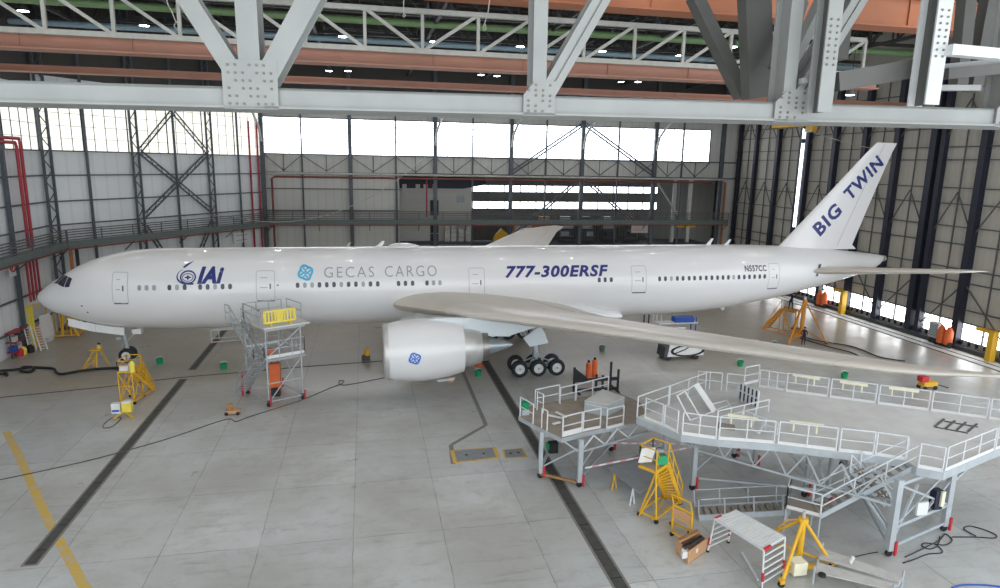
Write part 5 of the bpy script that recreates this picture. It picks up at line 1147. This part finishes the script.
# plank trestle table
t = thing('plank_trestle', 'two long grey planks on low trestles along the bottom right edge', 'trestle', G(858,572))
q = [G(822,549,.5), G(903,577,.5), G(893,591,.5), G(814,573,.5)]
for f0, f1, nm in ((0,.42,'plank'),(.6,1,'plank')): MB().prism([q[0].lerp(q[3],f0), q[1].lerp(q[2],f0), q[1].lerp(q[2],f1), q[0].lerp(q[3],f1)], (0,0,.05)).build(nm, mat('old_plank', (186,184,180), .8, var=.1), t)
for a, c in ((q[0], q[3]), (q[1], q[2])):
    MB().bar(a-UP*.03, c-UP*.03, .07).build('trestle_top', STEEL, t)
    for p in (a, c): MB().bar(p+UP*.3, Z(p,0), .06).build('trestle_leg', STEEL, t)
    MB().bar(Z(a,.2), Z(c,.2), .05).build('trestle_rung', STEEL, t)
b = MB(); c = G(822,576,.55); b.lathe(c, UP, [(0,.01),(0,.16),(.1,.14),(.12,.01)], 12); single(b, 'rubber_puck', BLACK, 'small black lid lying on the near plank of the trestle', 'lid')
b = MB(); c = G(850,563,.55); b.tube(c+UP*.02, c+V((.08,-.05,.3)), .07, 8); single(b, 'white_tube', WHITEP, 'short white tube standing on the far plank of the trestle', 'tube')
# grey sheet table
t = thing('sheet_table', 'grey sheet metal table on yellow and grey trestles before the smaller dock', 'table', G(635,485)); zq = .85
q = [G(607,468,zq), G(640,455,zq), G(668,476,zq), G(640,494,zq)]; MB().prism(q, (0,0,.05)).build('top', mat('sheet_top', (142,146,150), .6, .15, var=.08), t)
for f, mt in ((.25, YEL), (.8, STEELW)):
    for a in (q[0].lerp(q[3],f), q[1].lerp(q[2],f)):
        for s in (-.15, .15): MB().bar(a, Z(a,0)+V((s,s*.5,0)), .06).build('trestle_leg', mt, t)
# stair lying by the landing
t = thing('spare_stair', 'grey spare stair section with low handrails lying on the floor before the large dock', 'stair', G(740,512)); hz = .95
a0, a1 = G(699,518,.12), G(790,512.5,.12); c0, c1 = a0+V((.25,.9,0)), a1+V((.25,.9,0))
MB().bar(a0, a1, .08, .3).build('stringer', STEEL, t); MB().bar(c0, c1, .08, .3).build('stringer', STEEL, t)
for i in range(13): f = (i+.4)/13; MB().bar(a0.lerp(a1,f)+V((.02,.06,.06)), c0.lerp(c1,f)+V((.02,-.06,.06)), .24, .04).build('tread', DECKB, t)
for p, q in ((a0,a1),(c0,c1)):
    MB().bar(p+UP*hz, q+UP*hz, .05).build('handrail', STEEL, t)
    for f in (.0,.28,.6,.92): MB().bar(p.lerp(q,f), p.lerp(q,f)+UP*hz+V((-.12,0,0)), .055).build('rail_post', STEEL, t)
# ---------------- tail jack, tail steps
apx = GY(805,300,2.2); tripod('tripod_jack', 'tall orange tripod jack under the tail of the airliner', V((apx.x, apx.y, apx.z)), (G(788,346), G(826,344), V((apx.x+1.2, apx.y+3.0, 0))), ORG, .2, .9)
kit('jack_pump', 'orange hydraulic pump at the foot of the tail jack', 'pump', G(798,336), (1.0,.6,.7), ORG)
ts_ = thing('stair_stand', 'orange wheeled steps beside the tail jack, a worker at its top', 'stair stand', G(775,338))
zt_ = 2.6; tp = [G(781,309,zt_), G(796,313,zt_), G(799,309.5,zt_), G(786,306.5,zt_)]; MB().prism([p-UP*.07 for p in tp], (0,0,.07)).build('platform', ORG, ts_)
flight(ts_, tp[0], tp[3], G(762,329,.15), G(769,327,.15), 9, ORG, .0, ORG)
for p in (tp[1], tp[2], tp[0], tp[3]): MB().bar(p, Z(p,.1), .08).build('leg', ORG, ts_)
bars(ts_, 'base_beam', ((Z(tp[1],.2), G(762,329,.2)), (Z(tp[2],.2), G(769,327,.2)), (Z(tp[1],.2), Z(tp[2],.2)), (G(762,329,.2), G(769,327,.2)), (Z(tp[1],.2), tp[0])), .08, ORG)
bars(ts_, 'handrail', ((G(762,329,1.1), tp[0]+UP*.95), (G(762,329,.15), G(762,329,1.1)), (tp[0], tp[0]+UP*.95)), .05, ORG)
# ---------------- far floor equipment
t = thing('ground_cart', 'white ground service cart with a black hose coiled on its side, beyond the wing', 'cart', G(686,361))
P0_, P1_ = G(667,361), G(703,359); e1 = dirxy(P0_, P1_); e2 = V((-e1.y, e1.x, 0)); W_ = (P1_-P0_).length
MB().prism([P0_+UP*.35, P1_+UP*.35, P1_+UP*1.35, P0_+e1*.2+UP*1.45], e2*1.5).build('body', WHITEP, t); MB().prism([P0_-e1*.3+UP*.3, P0_+UP*.3, P0_+e1*.15+UP*1.4, P0_-e1*.2+UP*1.2], e2*1.4).build('front_panel', DGREY, t)
for f in (.05, .8):
    for s in (.15, 1.3): MB().lathe(P0_+e1*(W_*f)+e2*s+UP*.28, e2, [(-.12,.02),(-.12,.28),(.12,.28),(.12,.02)], 16).build('wheel', BLACK, t)
cc = P0_.lerp(P1_,.55)-e2*.06+UP*.85
for r in (1., .92): MB().path([cc+e1*(1.55*r*math.cos(a))+UP*(.48*r*math.sin(a)) for a in [2*math.pi*k/24 for k in range(24)]], .05, 6, True).build('hose', BLACK, t)
MB().path([cc-e1*1.2-UP*.2, cc-e1*.3+UP*.1, cc+e1*.3+UP*.45], .045, 6).build('hose_tail', BLACK, t)
t = thing('black_rack', 'black steel lifting rack standing behind the smaller dock', 'rack', V((40.2,-9.7,0)))
for x, h in ((38.7,1.9),(40.4,1.3),(40.9,1.2),(41.5,2.2),(42.1,1.6)): MB().bar((x,-9.7,0), (x,-9.7,h), .14).build('upright', BLACK, t)
MB().bar((38.7,-9.7,.9), (42.1,-9.7,.9), .12, .25).build('rack_beam', BLACK, t); MB().bar((38.7,-9.7,.15), (42.1,-9.7,.15), .12, .2).build('rack_beam', BLACK, t); MB().prism([V((38.6,-9.8,.9)), V((39.9,-9.8,.9)), V((38.6,-9.8,1.95))], (0,.12,0)).build('side_plate', BLACK, t)
for x in (38.9, 41.9): MB().bar((x,-10.5,.1), (x,-8.9,.1), .12).build('base_foot', BLACK, t)
for i in range(2):
    c = V((40.95+i*.5,-6.4,0)); t = thing('orange_drum', 'tall orange drum with black cap behind the black rack, %s of the pair' % ('left' if i == 0 else 'right'), 'drum', c, 'orange drums behind the black rack')
    MB().lathe(c, UP, [(0,.01),(0,.21),(.6,.22),(.64,.17),(.68,.22),(1.3-.2*(1-i),.21),(1.38-.2*(1-i),.12),(1.38-.2*(1-i),.01)], 16).build('body', ORED, t, 40); MB().lathe(c+UP*(1.38-.2*(1-i)), UP, [(0,.1),(.16,.1),(.18,.01)], 12).build('cap', BLACK, t)
bk_ = None
for i, (x, y, lab, mt) in enumerate(((160,364,'green bucket on the floor right of the nose stand, alone in the open',GREEN),(224,369,'green bucket just left of the aluminium tower',GREEN),(478,376,'green bucket on the floor behind the engine exhaust',GREEN),(740,366,'green bucket behind the wing by the far dock gate',GREEN),(602,351,'dull grey-green bucket far behind the main wheels',mat('dull_green',(92,118,104),.6)),(774,347,'dark green bucket left of the tail jack feet',GREEN),(844,378,'green bucket beyond the back rail of the large dock',GREEN))):
    c = G(x, y); t = thing('bucket', lab, 'bucket', c); MB().lathe(c, UP, [(0,.01),(0,.22),(.44,.28),(.47,.3),(.47,.26),(.05,.2),(.05,.01)], 16).build('pail', mt, t, 40)
    MB().path([c+V((-.28*math.cos(a),.05,.42+.2*math.sin(a))) for a in [math.pi*k/8 for k in range(9)]], .02, 5).build('handle', WHITEP, t)
c = E_(525,414); t = thing('bucket', 'green bucket on the left corner of the smaller dock', 'bucket', c); MB().lathe(c+UP*.3, UP, [(0,.01),(0,.2),(.42,.25),(.42,.21),(.05,.18),(.05,.01)], 14).build('pail', GREEN, t, 40); MB().box(c+UP*.15, (.4,.4,.3)).build('stand', STEEL, t)
t = thing('blue_covered_table', 'low white wheeled table with a blue cover seen under the rear fuselage', 'table', G(676,331)); c = G(681,332)
MB().box(c+V((-.6,0,1.05)), (4.2,1.2,.1)).build('table_top', WHITEP, t); MB().box(c+V((.1,0,1.35)), (2.0,1.0,.5)).build('blue_cover', BLUEP, t)
for dx in (-2.5, 1.3):
    for dy in (-.5, .5): MB().bar(c+V((dx,dy,0)), c+V((dx,dy,1.9 if dx < 0 else 1.6)), .09).build('leg', BLUEP if dx > 0 else STEELW, t)
t = thing('red_stand', 'white framed stand with dark posts left of the blue covered table', 'stand', G(648,330)); c = G(648,331)
for dx in (-.5, 0, .5): MB().bar(c+V((dx,0,0)), c+V((dx,0,2.3)), .12).build('post', DGREY if dx < .3 else WHITEP, t)
MB().bar(c+V((-.6,0,.8)), c+V((2.2,0,.8)), .1).build('cross_rail', WHITEP, t)
t = thing('tow_trolley', 'small red and yellow trolley beyond the outer wing', 'trolley', G(926,389)); c = G(926,389)
MB().box(c+V((.1,0,.45)), (1.2,.6,.35)).build('yellow_body', YEL, t); MB().box(c+V((-.4,.0,.85)), (.6,.5,.4)).build('red_cover', RED, t); MB().bar(c+V((.6,0,.4)), c+V((1.6,-.4,.15)), .07).build('tow_bar', BLACK, t)
for dx in (-.4,.5):
    for dy in (-.32,.3): MB().lathe(c+V((dx,dy,.17)), (0,1,0), [(-.05,.02),(-.05,.17),(.05,.17),(.05,.02)], 12).build('wheel', BLACK, t)
# along the sliding door
for i, (x, y, lab) in enumerate(((822,299,'orange two-wheeled extinguisher unit by the door behind the tail'),(944,342,'orange two-wheeled extinguisher unit by the door at the right edge'))):
    c = GX(x, y, XR-1.1); c.z = 0; t = thing('wheeled_extinguisher', lab, 'fire extinguisher', c)
    for s in (-.4,.4): MB().lathe(c+V((0,s,.3)), UP, [(0,.01),(0,.38),(1.2,.38),(1.55,.2),(1.7,.1),(1.7,.01)], 14).build('cylinder', ORED, t, 40)
    MB().box(c+V((0,0,.2)), (.6,1.3,.2)).build('chassis', BLACK, t)
    for s in (-.75,.75): MB().lathe(c+V((-.1,s,.3)), (0,1,0), [(-.05,.02),(-.05,.3),(.05,.3),(.05,.02)], 14).build('wheel', BLACK, t)
for i, (x, y, lab) in enumerate(((842,308,'yellow painted portal post at the door behind the tailplane'),(991,350,'yellow painted portal post at the door at the right edge'))):
    c = GX(x, y, XR-1.15); c.z = 0; t = thing('door_portal', lab, 'frame', c); MB().bar(c, c+UP*2.6, .5, .6, side=(1,0,0)).build('post', YEL, t); MB().bar(c+UP*2.6+V((0,-.3,0)), c+UP*2.6+V((0,1.6,0)), .4, .3).build('top_beam', YEL, t)
c = GX(934, 338, XR-.9); c.z = .5; t = thing('electrical_cabinet', 'pale grey electrical cabinet on the door sill left of the orange unit', 'cabinet', c); MB().box(c+UP*.8, (.5,1.0,1.5)).build('body', OFF, t); MB().box(c+V((-.27,0,.8)), (.03,.8,1.2)).build('door', GLASSG, t); MB().box(c+V((0,0,-.2)), (.4,.8,.55)).build('plinth', BLACK, t)
# nose corner clutter
t = thing('leaning_ladder', 'white aluminium ladder leaning at the left wall, left one of the pair', 'ladder', V((-4.0,6.6,0)))
def ladder(t, a, b, w):
    a = V(a); b = V(b); w = V(w)
    for s in (0, 1): MB().bar(a+w*s, b+w*s, .08).build('rail', WHITEP, t)
    for i in range(9): f = (i+.7)/9.5; MB().bar(a.lerp(b,f), a.lerp(b,f)+w, .05).build('rung', STEELW, t)
ladder(t, G(30,352), GX(23.5,327,-4.6), (.35,.35,0)); t = thing('leaning_ladder', 'white aluminium ladder leaning at the left wall, right one of the pair', 'ladder', V((-3.6,7,0))); ladder(t, G(38,351)+V((.25,0,0)), GX(33,326,-4.3), (.35,.35,0))
b = MB(); p, q = GX(24,329,-4.4), GX(21.5,307,-4.7); p.z = 0; b.bar(p+V((.3,.5,0)), q+V((.25,.5,0)), .3, .08); b.bar(p+V((.3,.9,0)), q+V((.25,.9,0)), .28, .08); single(b, 'yellow_board', YELB, 'pair of yellow boards propped upright against the left wall', 'board')
b = MB(); p = V((-4.2,10.4,0)); b.prism([p+V((0,-.6,.3)), p+V((.3,.7,.3)), p+V((.1,.7,2.4)), p+V((-.2,-.6,2.4))], (.06,0,0)); b.box(p+V((.1,0,.2)), (.5,1.0,.4)); single(b, 'notice_board', WHITEP, 'white board propped up beside the wheeled stairs in the nose corner', 'panel')
b = MB(); p = V((-4.3,8.6,0)); b.prism([p+V((0,-.5,0)), p+V((.4,.5,0)), p+V((.1,.5,1.7)), p+V((-.3,-.5,1.7))], (.06,0,0)); single(b, 'board_sheet', CARD, 'brown edged board leaning between ladders and white panel', 'board')
t = thing('tool_shelf', 'red edged tool shelf against the left wall', 'shelf', V((-4.5,5.6,0)))
for z in (.5, 1.3, 2.1): MB().box((-4.4,5.7,z), (.7,1.9,.07)).build('shelf', PIPER, t); 
for y in (4.8, 6.6): MB().bar((-4.4,y,0), (-4.4,y,2.3), .08).build('upright', DGREY, t)
for i, (y, z, mt) in enumerate(((5.1,.53,BLUEP),(5.8,.53,OFF),(6.3,1.33,DGREY),(5.3,1.33,OFF))): b = MB(); b.box((-4.4,y,z+.2), (.45,.5,.38)); b.box((-4.4,y,z+.41), (.5,.55,.05)); single(b, 'storage_bin', mt, ('blue bin on the lowest shelf at the left wall','white bin beside the blue one on the lowest shelf','dark bin on the middle shelf at the left wall','white bin on the middle shelf at the left wall')[i], 'bin')
for i, (x, y, mt, lab) in enumerate(((17,354.5,RED,'red canister on the floor below the tool shelf'),(19.5,353.5,YELB,'yellow canister beside the red one at the left wall'),(26,352,BLACK,'black wheel-shaped canister at the foot of the leaning ladders'))):
    c = G(x, y)+V((.45,-.45+.15*i,0)); b = MB(); b.lathe(c, UP, [(0,.01),(0,.24),(.45,.28),(.6,.15),(.66,.15),(.66,.01)], 14); single(b, 'canister', mt, lab, 'canister', smooth=40)
# red seat-like hooks and chocks
for i, (x, y, mt, lab) in enumerate(((479,366,ORED,'orange cone-shaped cover on the floor under the engine exhaust'),(450,381,ORG,'small orange plug standing below the engine cowl'))):
    c = G(x, y); b = MB(); b.lathe(c, UP, [(0,.01),(0,.3),(.12,.3),(.5,.16),(.8,.1),(.82,.01)], 14); single(b, ('exhaust_cover','drain_plug')[i], mt, lab, 'cover', smooth=40)
t = thing('hand_pump', 'small beige hand pump with hose on the open floor before the tower', 'pump', G(233,414)); c = G(233,414)
MB().box(c+V((0,0,.2)), (.9,.5,.2)).build('base', CARD, t); MB().lathe(c+V((-.15,0,.3)), UP, [(0,.16),(.4,.16),(.45,.01)], 12).build('reservoir', WOOD, t); MB().bar(c+V((.2,0,.3)), c+V((-.35,.2,.75)), .06).build('lever', CARD, t)
for dx in (-.35,.35): MB().lathe(c+V((dx,-.3,.12)), (0,1,0), [(0,.02),(0,.12),(.08,.12),(.08,.02)], 10).build('wheel', BLACK, t)
t = thing('floor_pump', 'yellow and dark floor pump beyond the tower left of the engine', 'pump', G(366,361)); c = G(366,361)
MB().box(c+V((0,0,.3)), (.7,.5,.4)).build('base', DGREY, t); MB().lathe(c+V((.1,0,.5)), UP, [(0,.22),(.5,.22),(.6,.01)], 12).build('tank', YEL, t); MB().bar(c+V((-.3,0,.5)), c+V((.2,0,1.3)), .07).build('lever', YEL, t)
# caution tape under the docks
for i, (a, c, lab) in enumerate((((612,443,1.1),(690,444,1.1),'red and white tape stretched under the docks, far strand'),((585,468,1.0),(692,447,1.3),'red and white tape stretched under the docks, near strand'))):
    b = MB(); p, q = G(*a), G(*c)
    for k in range(16): b.cur = k % 2; b.bar(p.lerp(q,k/16), p.lerp(q,(k+1)/16), .02, .09)
    single(b, 'barrier_tape', [WHITEP, mat('pale_red_tape', (218,160,168), .6)], lab, 'tape')
# cables and hoses on the floor
def hose(pts, lab, r=.05, mt=BLACK, z=None):
    P = [G(x, y, r if z is None else z) for x, y in pts]; out = []
    for i in range(len(P)-1):           # smooth through the points
        p0_, p1_, p2_, p3_ = P[max(0,i-1)], P[i], P[i+1], P[min(len(P)-1,i+2)]
        for k in range(5):
            s = k/5; out.append(.5*((2*p1_)+(p2_-p0_)*s+(2*p0_-5*p1_+4*p2_-p3_)*s*s+(3*p1_-p0_-3*p2_+p3_)*s**3))
    out.append(P[-1]); b = MB(); b.path(out, r, 6); single(b, 'floor_hose', mt, lab, 'hose', smooth=True)
hose(((-6,371),(10,370),(22,368.5),(31,367),(34,369.5),(28,372),(20,370.5),(24,367),(38,367.5),(53,368.5),(56,372),(62,374),(80,371),(100,368.8),(124,367.5)), 'thick black hose with one loop lying under the aircraft nose', .1)
hose(((-8,375),(0,374),(6,373),(7,375.5)), 'short black hose end at the left edge below the loop', .1)
CAB = mat('cable_grey', (86,84,80), .7, var=.1)
hose(((-6,398),(50,392.5),(117,385.5),(175,378),(250,371.5),(300,367),(382,361)), 'long thin cable running across the floor from the left edge past the tower', .03, CAB)
hose(((-6,481),(60,467),(110,455),(170,438),(225,419.5),(236,421.5),(250,416.5),(300,400.5),(330,388),(341,384),(344,381),(339,381),(345,385),(385,377.5)), 'long thin cable crossing the floor from the lower left to the engine', .03, CAB)
hose(((104,424),(112,418),(121,418),(113,426),(104,428),(103,425)), 'thin cable loop lying before the white and yellow control box', .025, CAB)
hose(((905,557),(916,552),(928,546),(940,540),(945,534),(950,537),(952,541),(944,545),(926,543),(922,546),(930,549),(938,545),(940,536)), 'black cable coiled in loops beside the right dock leg', .025, BLACK)
hose(((903,563),(915,559),(928,554),(941,553),(942,550),(937,545)), 'thin black cable running forward from the right dock leg', .025, BLACK)
hose(((952,537),(975,537),(994,538),(996,535),(985,530),(970,526),(964,529),(976,536)), 'large open cable loop on the floor at the right edge', .025, BLACK)
hose(((952,588),(962,585),(985,585),(1010,588)), 'dark blue cable lying at the bottom right corner', .035, BLUEP)
hose(((800,336),(820,341),(845,345),(860,349),(880,357),(905,361)), 'thin black cable on the shiny floor behind the tail jack', .05, BLACK)
hose(((800,338),(830,347),(850,352),(868,360),(890,367)), 'second black cable on the shiny floor behind the wing', .05, BLACK)
hose(((845,560),(862,555),(878,552)), 'short cable leading to the foot of the right dock leg', .02, BLACK)
# ---------------- two workers
def person(nm, lab, loc, joints, rz, clothes):
    """one skinned body; joints: name -> (x, y, z, radius), x right, y forward"""
    J = dict(joints); links = [('pelvis','waist'),('waist','chest'),('chest','neck'),('neck','headb'),('headb','headt')]
    for s in 'lr':
        links += [('chest','sh'+s),('sh'+s,'el'+s),('el'+s,'wr'+s),('wr'+s,'palm'+s),('pelvis','hip'+s),('hip'+s,'kn'+s),('kn'+s,'an'+s),('an'+s,'toe'+s)]
        w_ = V(J['wr'+s][:3]); p_ = V(J['palm'+s][:3]); d = (p_-w_).normalized(); sd = d.cross(V((0,1,.2))).normalized()
        for k, (o, l) in enumerate(((-.032,.07),(-.011,.082),(.011,.078),(.03,.062))):
            J['f%d%s' % (k,s)] = (*(p_+sd*o+d*.03), .009); J['g%d%s' % (k,s)] = (*(p_+sd*o*1.1+d*l+V((0,.02,0))), .008); links += [('palm'+s,'f%d%s' % (k,s)),('f%d%s' % (k,s),'g%d%s' % (k,s))]
        J['t'+s] = (*(w_.lerp(p_,.4)+sd*-.045+V((0,.03,0))), .01); links.append(('wr'+s,'t'+s))
    names = list(J); me = bpy.data.meshes.new('b'); me.from_pydata([J[n][:3] for n in names], [(names.index(a), names.index(c)) for a, c in links], [])
    o = bpy.data.objects.new('b', me); C.objects.link(o); md_ = o.modifiers.new('s', 'SKIN'); md_.use_smooth_shade = True
    for i, n in enumerate(names):
        sv = me.skin_vertices[0].data[i]; r = J[n][3]; sv.radius = (r, r*(J[n][4] if len(J[n]) > 4 else 1)); sv.use_root = (n == 'pelvis')
    o.modifiers.new('u', 'SUBSURF').levels = 1; bpy.context.view_layer.update()
    bm_ = bpy.data.meshes.new_from_object(o.evaluated_get(bpy.context.evaluated_depsgraph_get())); bpy.data.objects.remove(o)
    b = bpy.data.objects.new(nm, bm_); C.objects.link(b); b.location = loc; b.rotation_euler.z = rz; ORGN[b.name] = V((0,0,0)); tag(b, lab, 'person')
    bm_.materials.clear(); bm_.materials.append(clothes); bm_.materials.append(SKIN); bm_.materials.append(BLACK)
    hd = V(J['headb'][:3]); nk = V(J['neck'][:3])
    for p in bm_.polygons:
        c = p.center; p.use_smooth = True
        if (c-hd).length < .2 and c.z > nk.z-.0 or any((c-V(J['palm'+s][:3])).length < .12 for s in 'lr'): p.material_index = 1
        elif any((c-V(J['an'+s][:3])).length < .09 or (c-V(J['toe'+s][:3])).length < .12 for s in 'lr'): p.material_index = 2
    ht_ = V(J['headt'][:3]); hc = hd.lerp(ht_, .5); m2 = MB(); m2.loft([[hc+V((r*.88*math.cos(a), -.015+r*math.sin(a), z)) for a in [2*math.pi*k/12 for k in range(12)]] for z, r in ((-.01,.102),(.05,.112),(.1,.09),(.125,.04))]); m2.build('hair', HAIR, b, True)
    m2 = MB()
    for s in (-1, 1): m2.lathe(hc+V((.032*s,.088,.0)), (0,1,0), [(0,.011),(.01,.01),(.012,.001)], 6)
    m2.build('eyes', BLACK, b); MB().lathe(hc+V((0,.085,-.03)), (0,1,0), [(0,.016),(.025,.012),(.03,.001)], 6).build('nose', SKIN, b); MB().bar(hc+V((-.025,.09,-.07)), hc+V((.025,.09,-.07)), .008).build('mouth', PIPER, b)
    for s in (-1, 1): MB().lathe(hc+V((.09*s,0,-.02)), (s,0,0), [(0,.03),(.015,.026),(.02,.002)], 8).build('ear', SKIN, b)
    return b
stand = {'pelvis':(0,0,.98,.14,.75),'waist':(0,0,1.14,.13,.75),'chest':(0,.01,1.36,.16,.65),'neck':(0,.02,1.52,.06),'headb':(0,.04,1.6,.085),'headt':(0,.04,1.74,.085)}
for s, k in (('l',-1),('r',1)):
    stand.update({'sh'+s:(.19*k,0,1.43,.065),'el'+s:(.25*k,.02,1.15,.05),'wr'+s:(.2*k,.2,.98,.034),'palm'+s:(.18*k,.27,.95,.034),'hip'+s:(.1*k,0,.9,.1),'kn'+s:(.11*k,.02,.5,.068),'an'+s:(.11*k,-.02,.1,.05),'toe'+s:(.12*k,.14,.04,.04)})
person('person', 'person in dark navy work clothes standing on the floor at the tail jack', G(803,345), stand, R(150), NAVYC)
lean = {'pelvis':(0,-.05,.96,.14,.75),'waist':(0,.06,1.12,.13,.75),'chest':(0,.28,1.3,.16,.65),'neck':(0,.42,1.4,.06),'headb':(0,.5,1.46,.085),'headt':(0,.55,1.59,.085)}
for s, k in (('l',-1),('r',1)):
    lean.update({'sh'+s:(.19*k,.31,1.36,.065),'el'+s:(.24*k,.55,1.5,.05),'wr'+s:(.16*k,.75,1.68,.034),'palm'+s:(.14*k,.8,1.74,.034),'hip'+s:(.1*k,-.06,.9,.1),'kn'+s:(.12*k,.04+.1*k,.5,.068),'an'+s:(.12*k,-.08+.14*k,.1,.05),'toe'+s:(.13*k,.08+.14*k,.04,.04)})
person('person', 'person in dark navy work clothes leaning forward on top of the orange steps', (tp[0]+tp[1]+tp[2]+tp[3])/4, lean, R(-60), NAVYC)
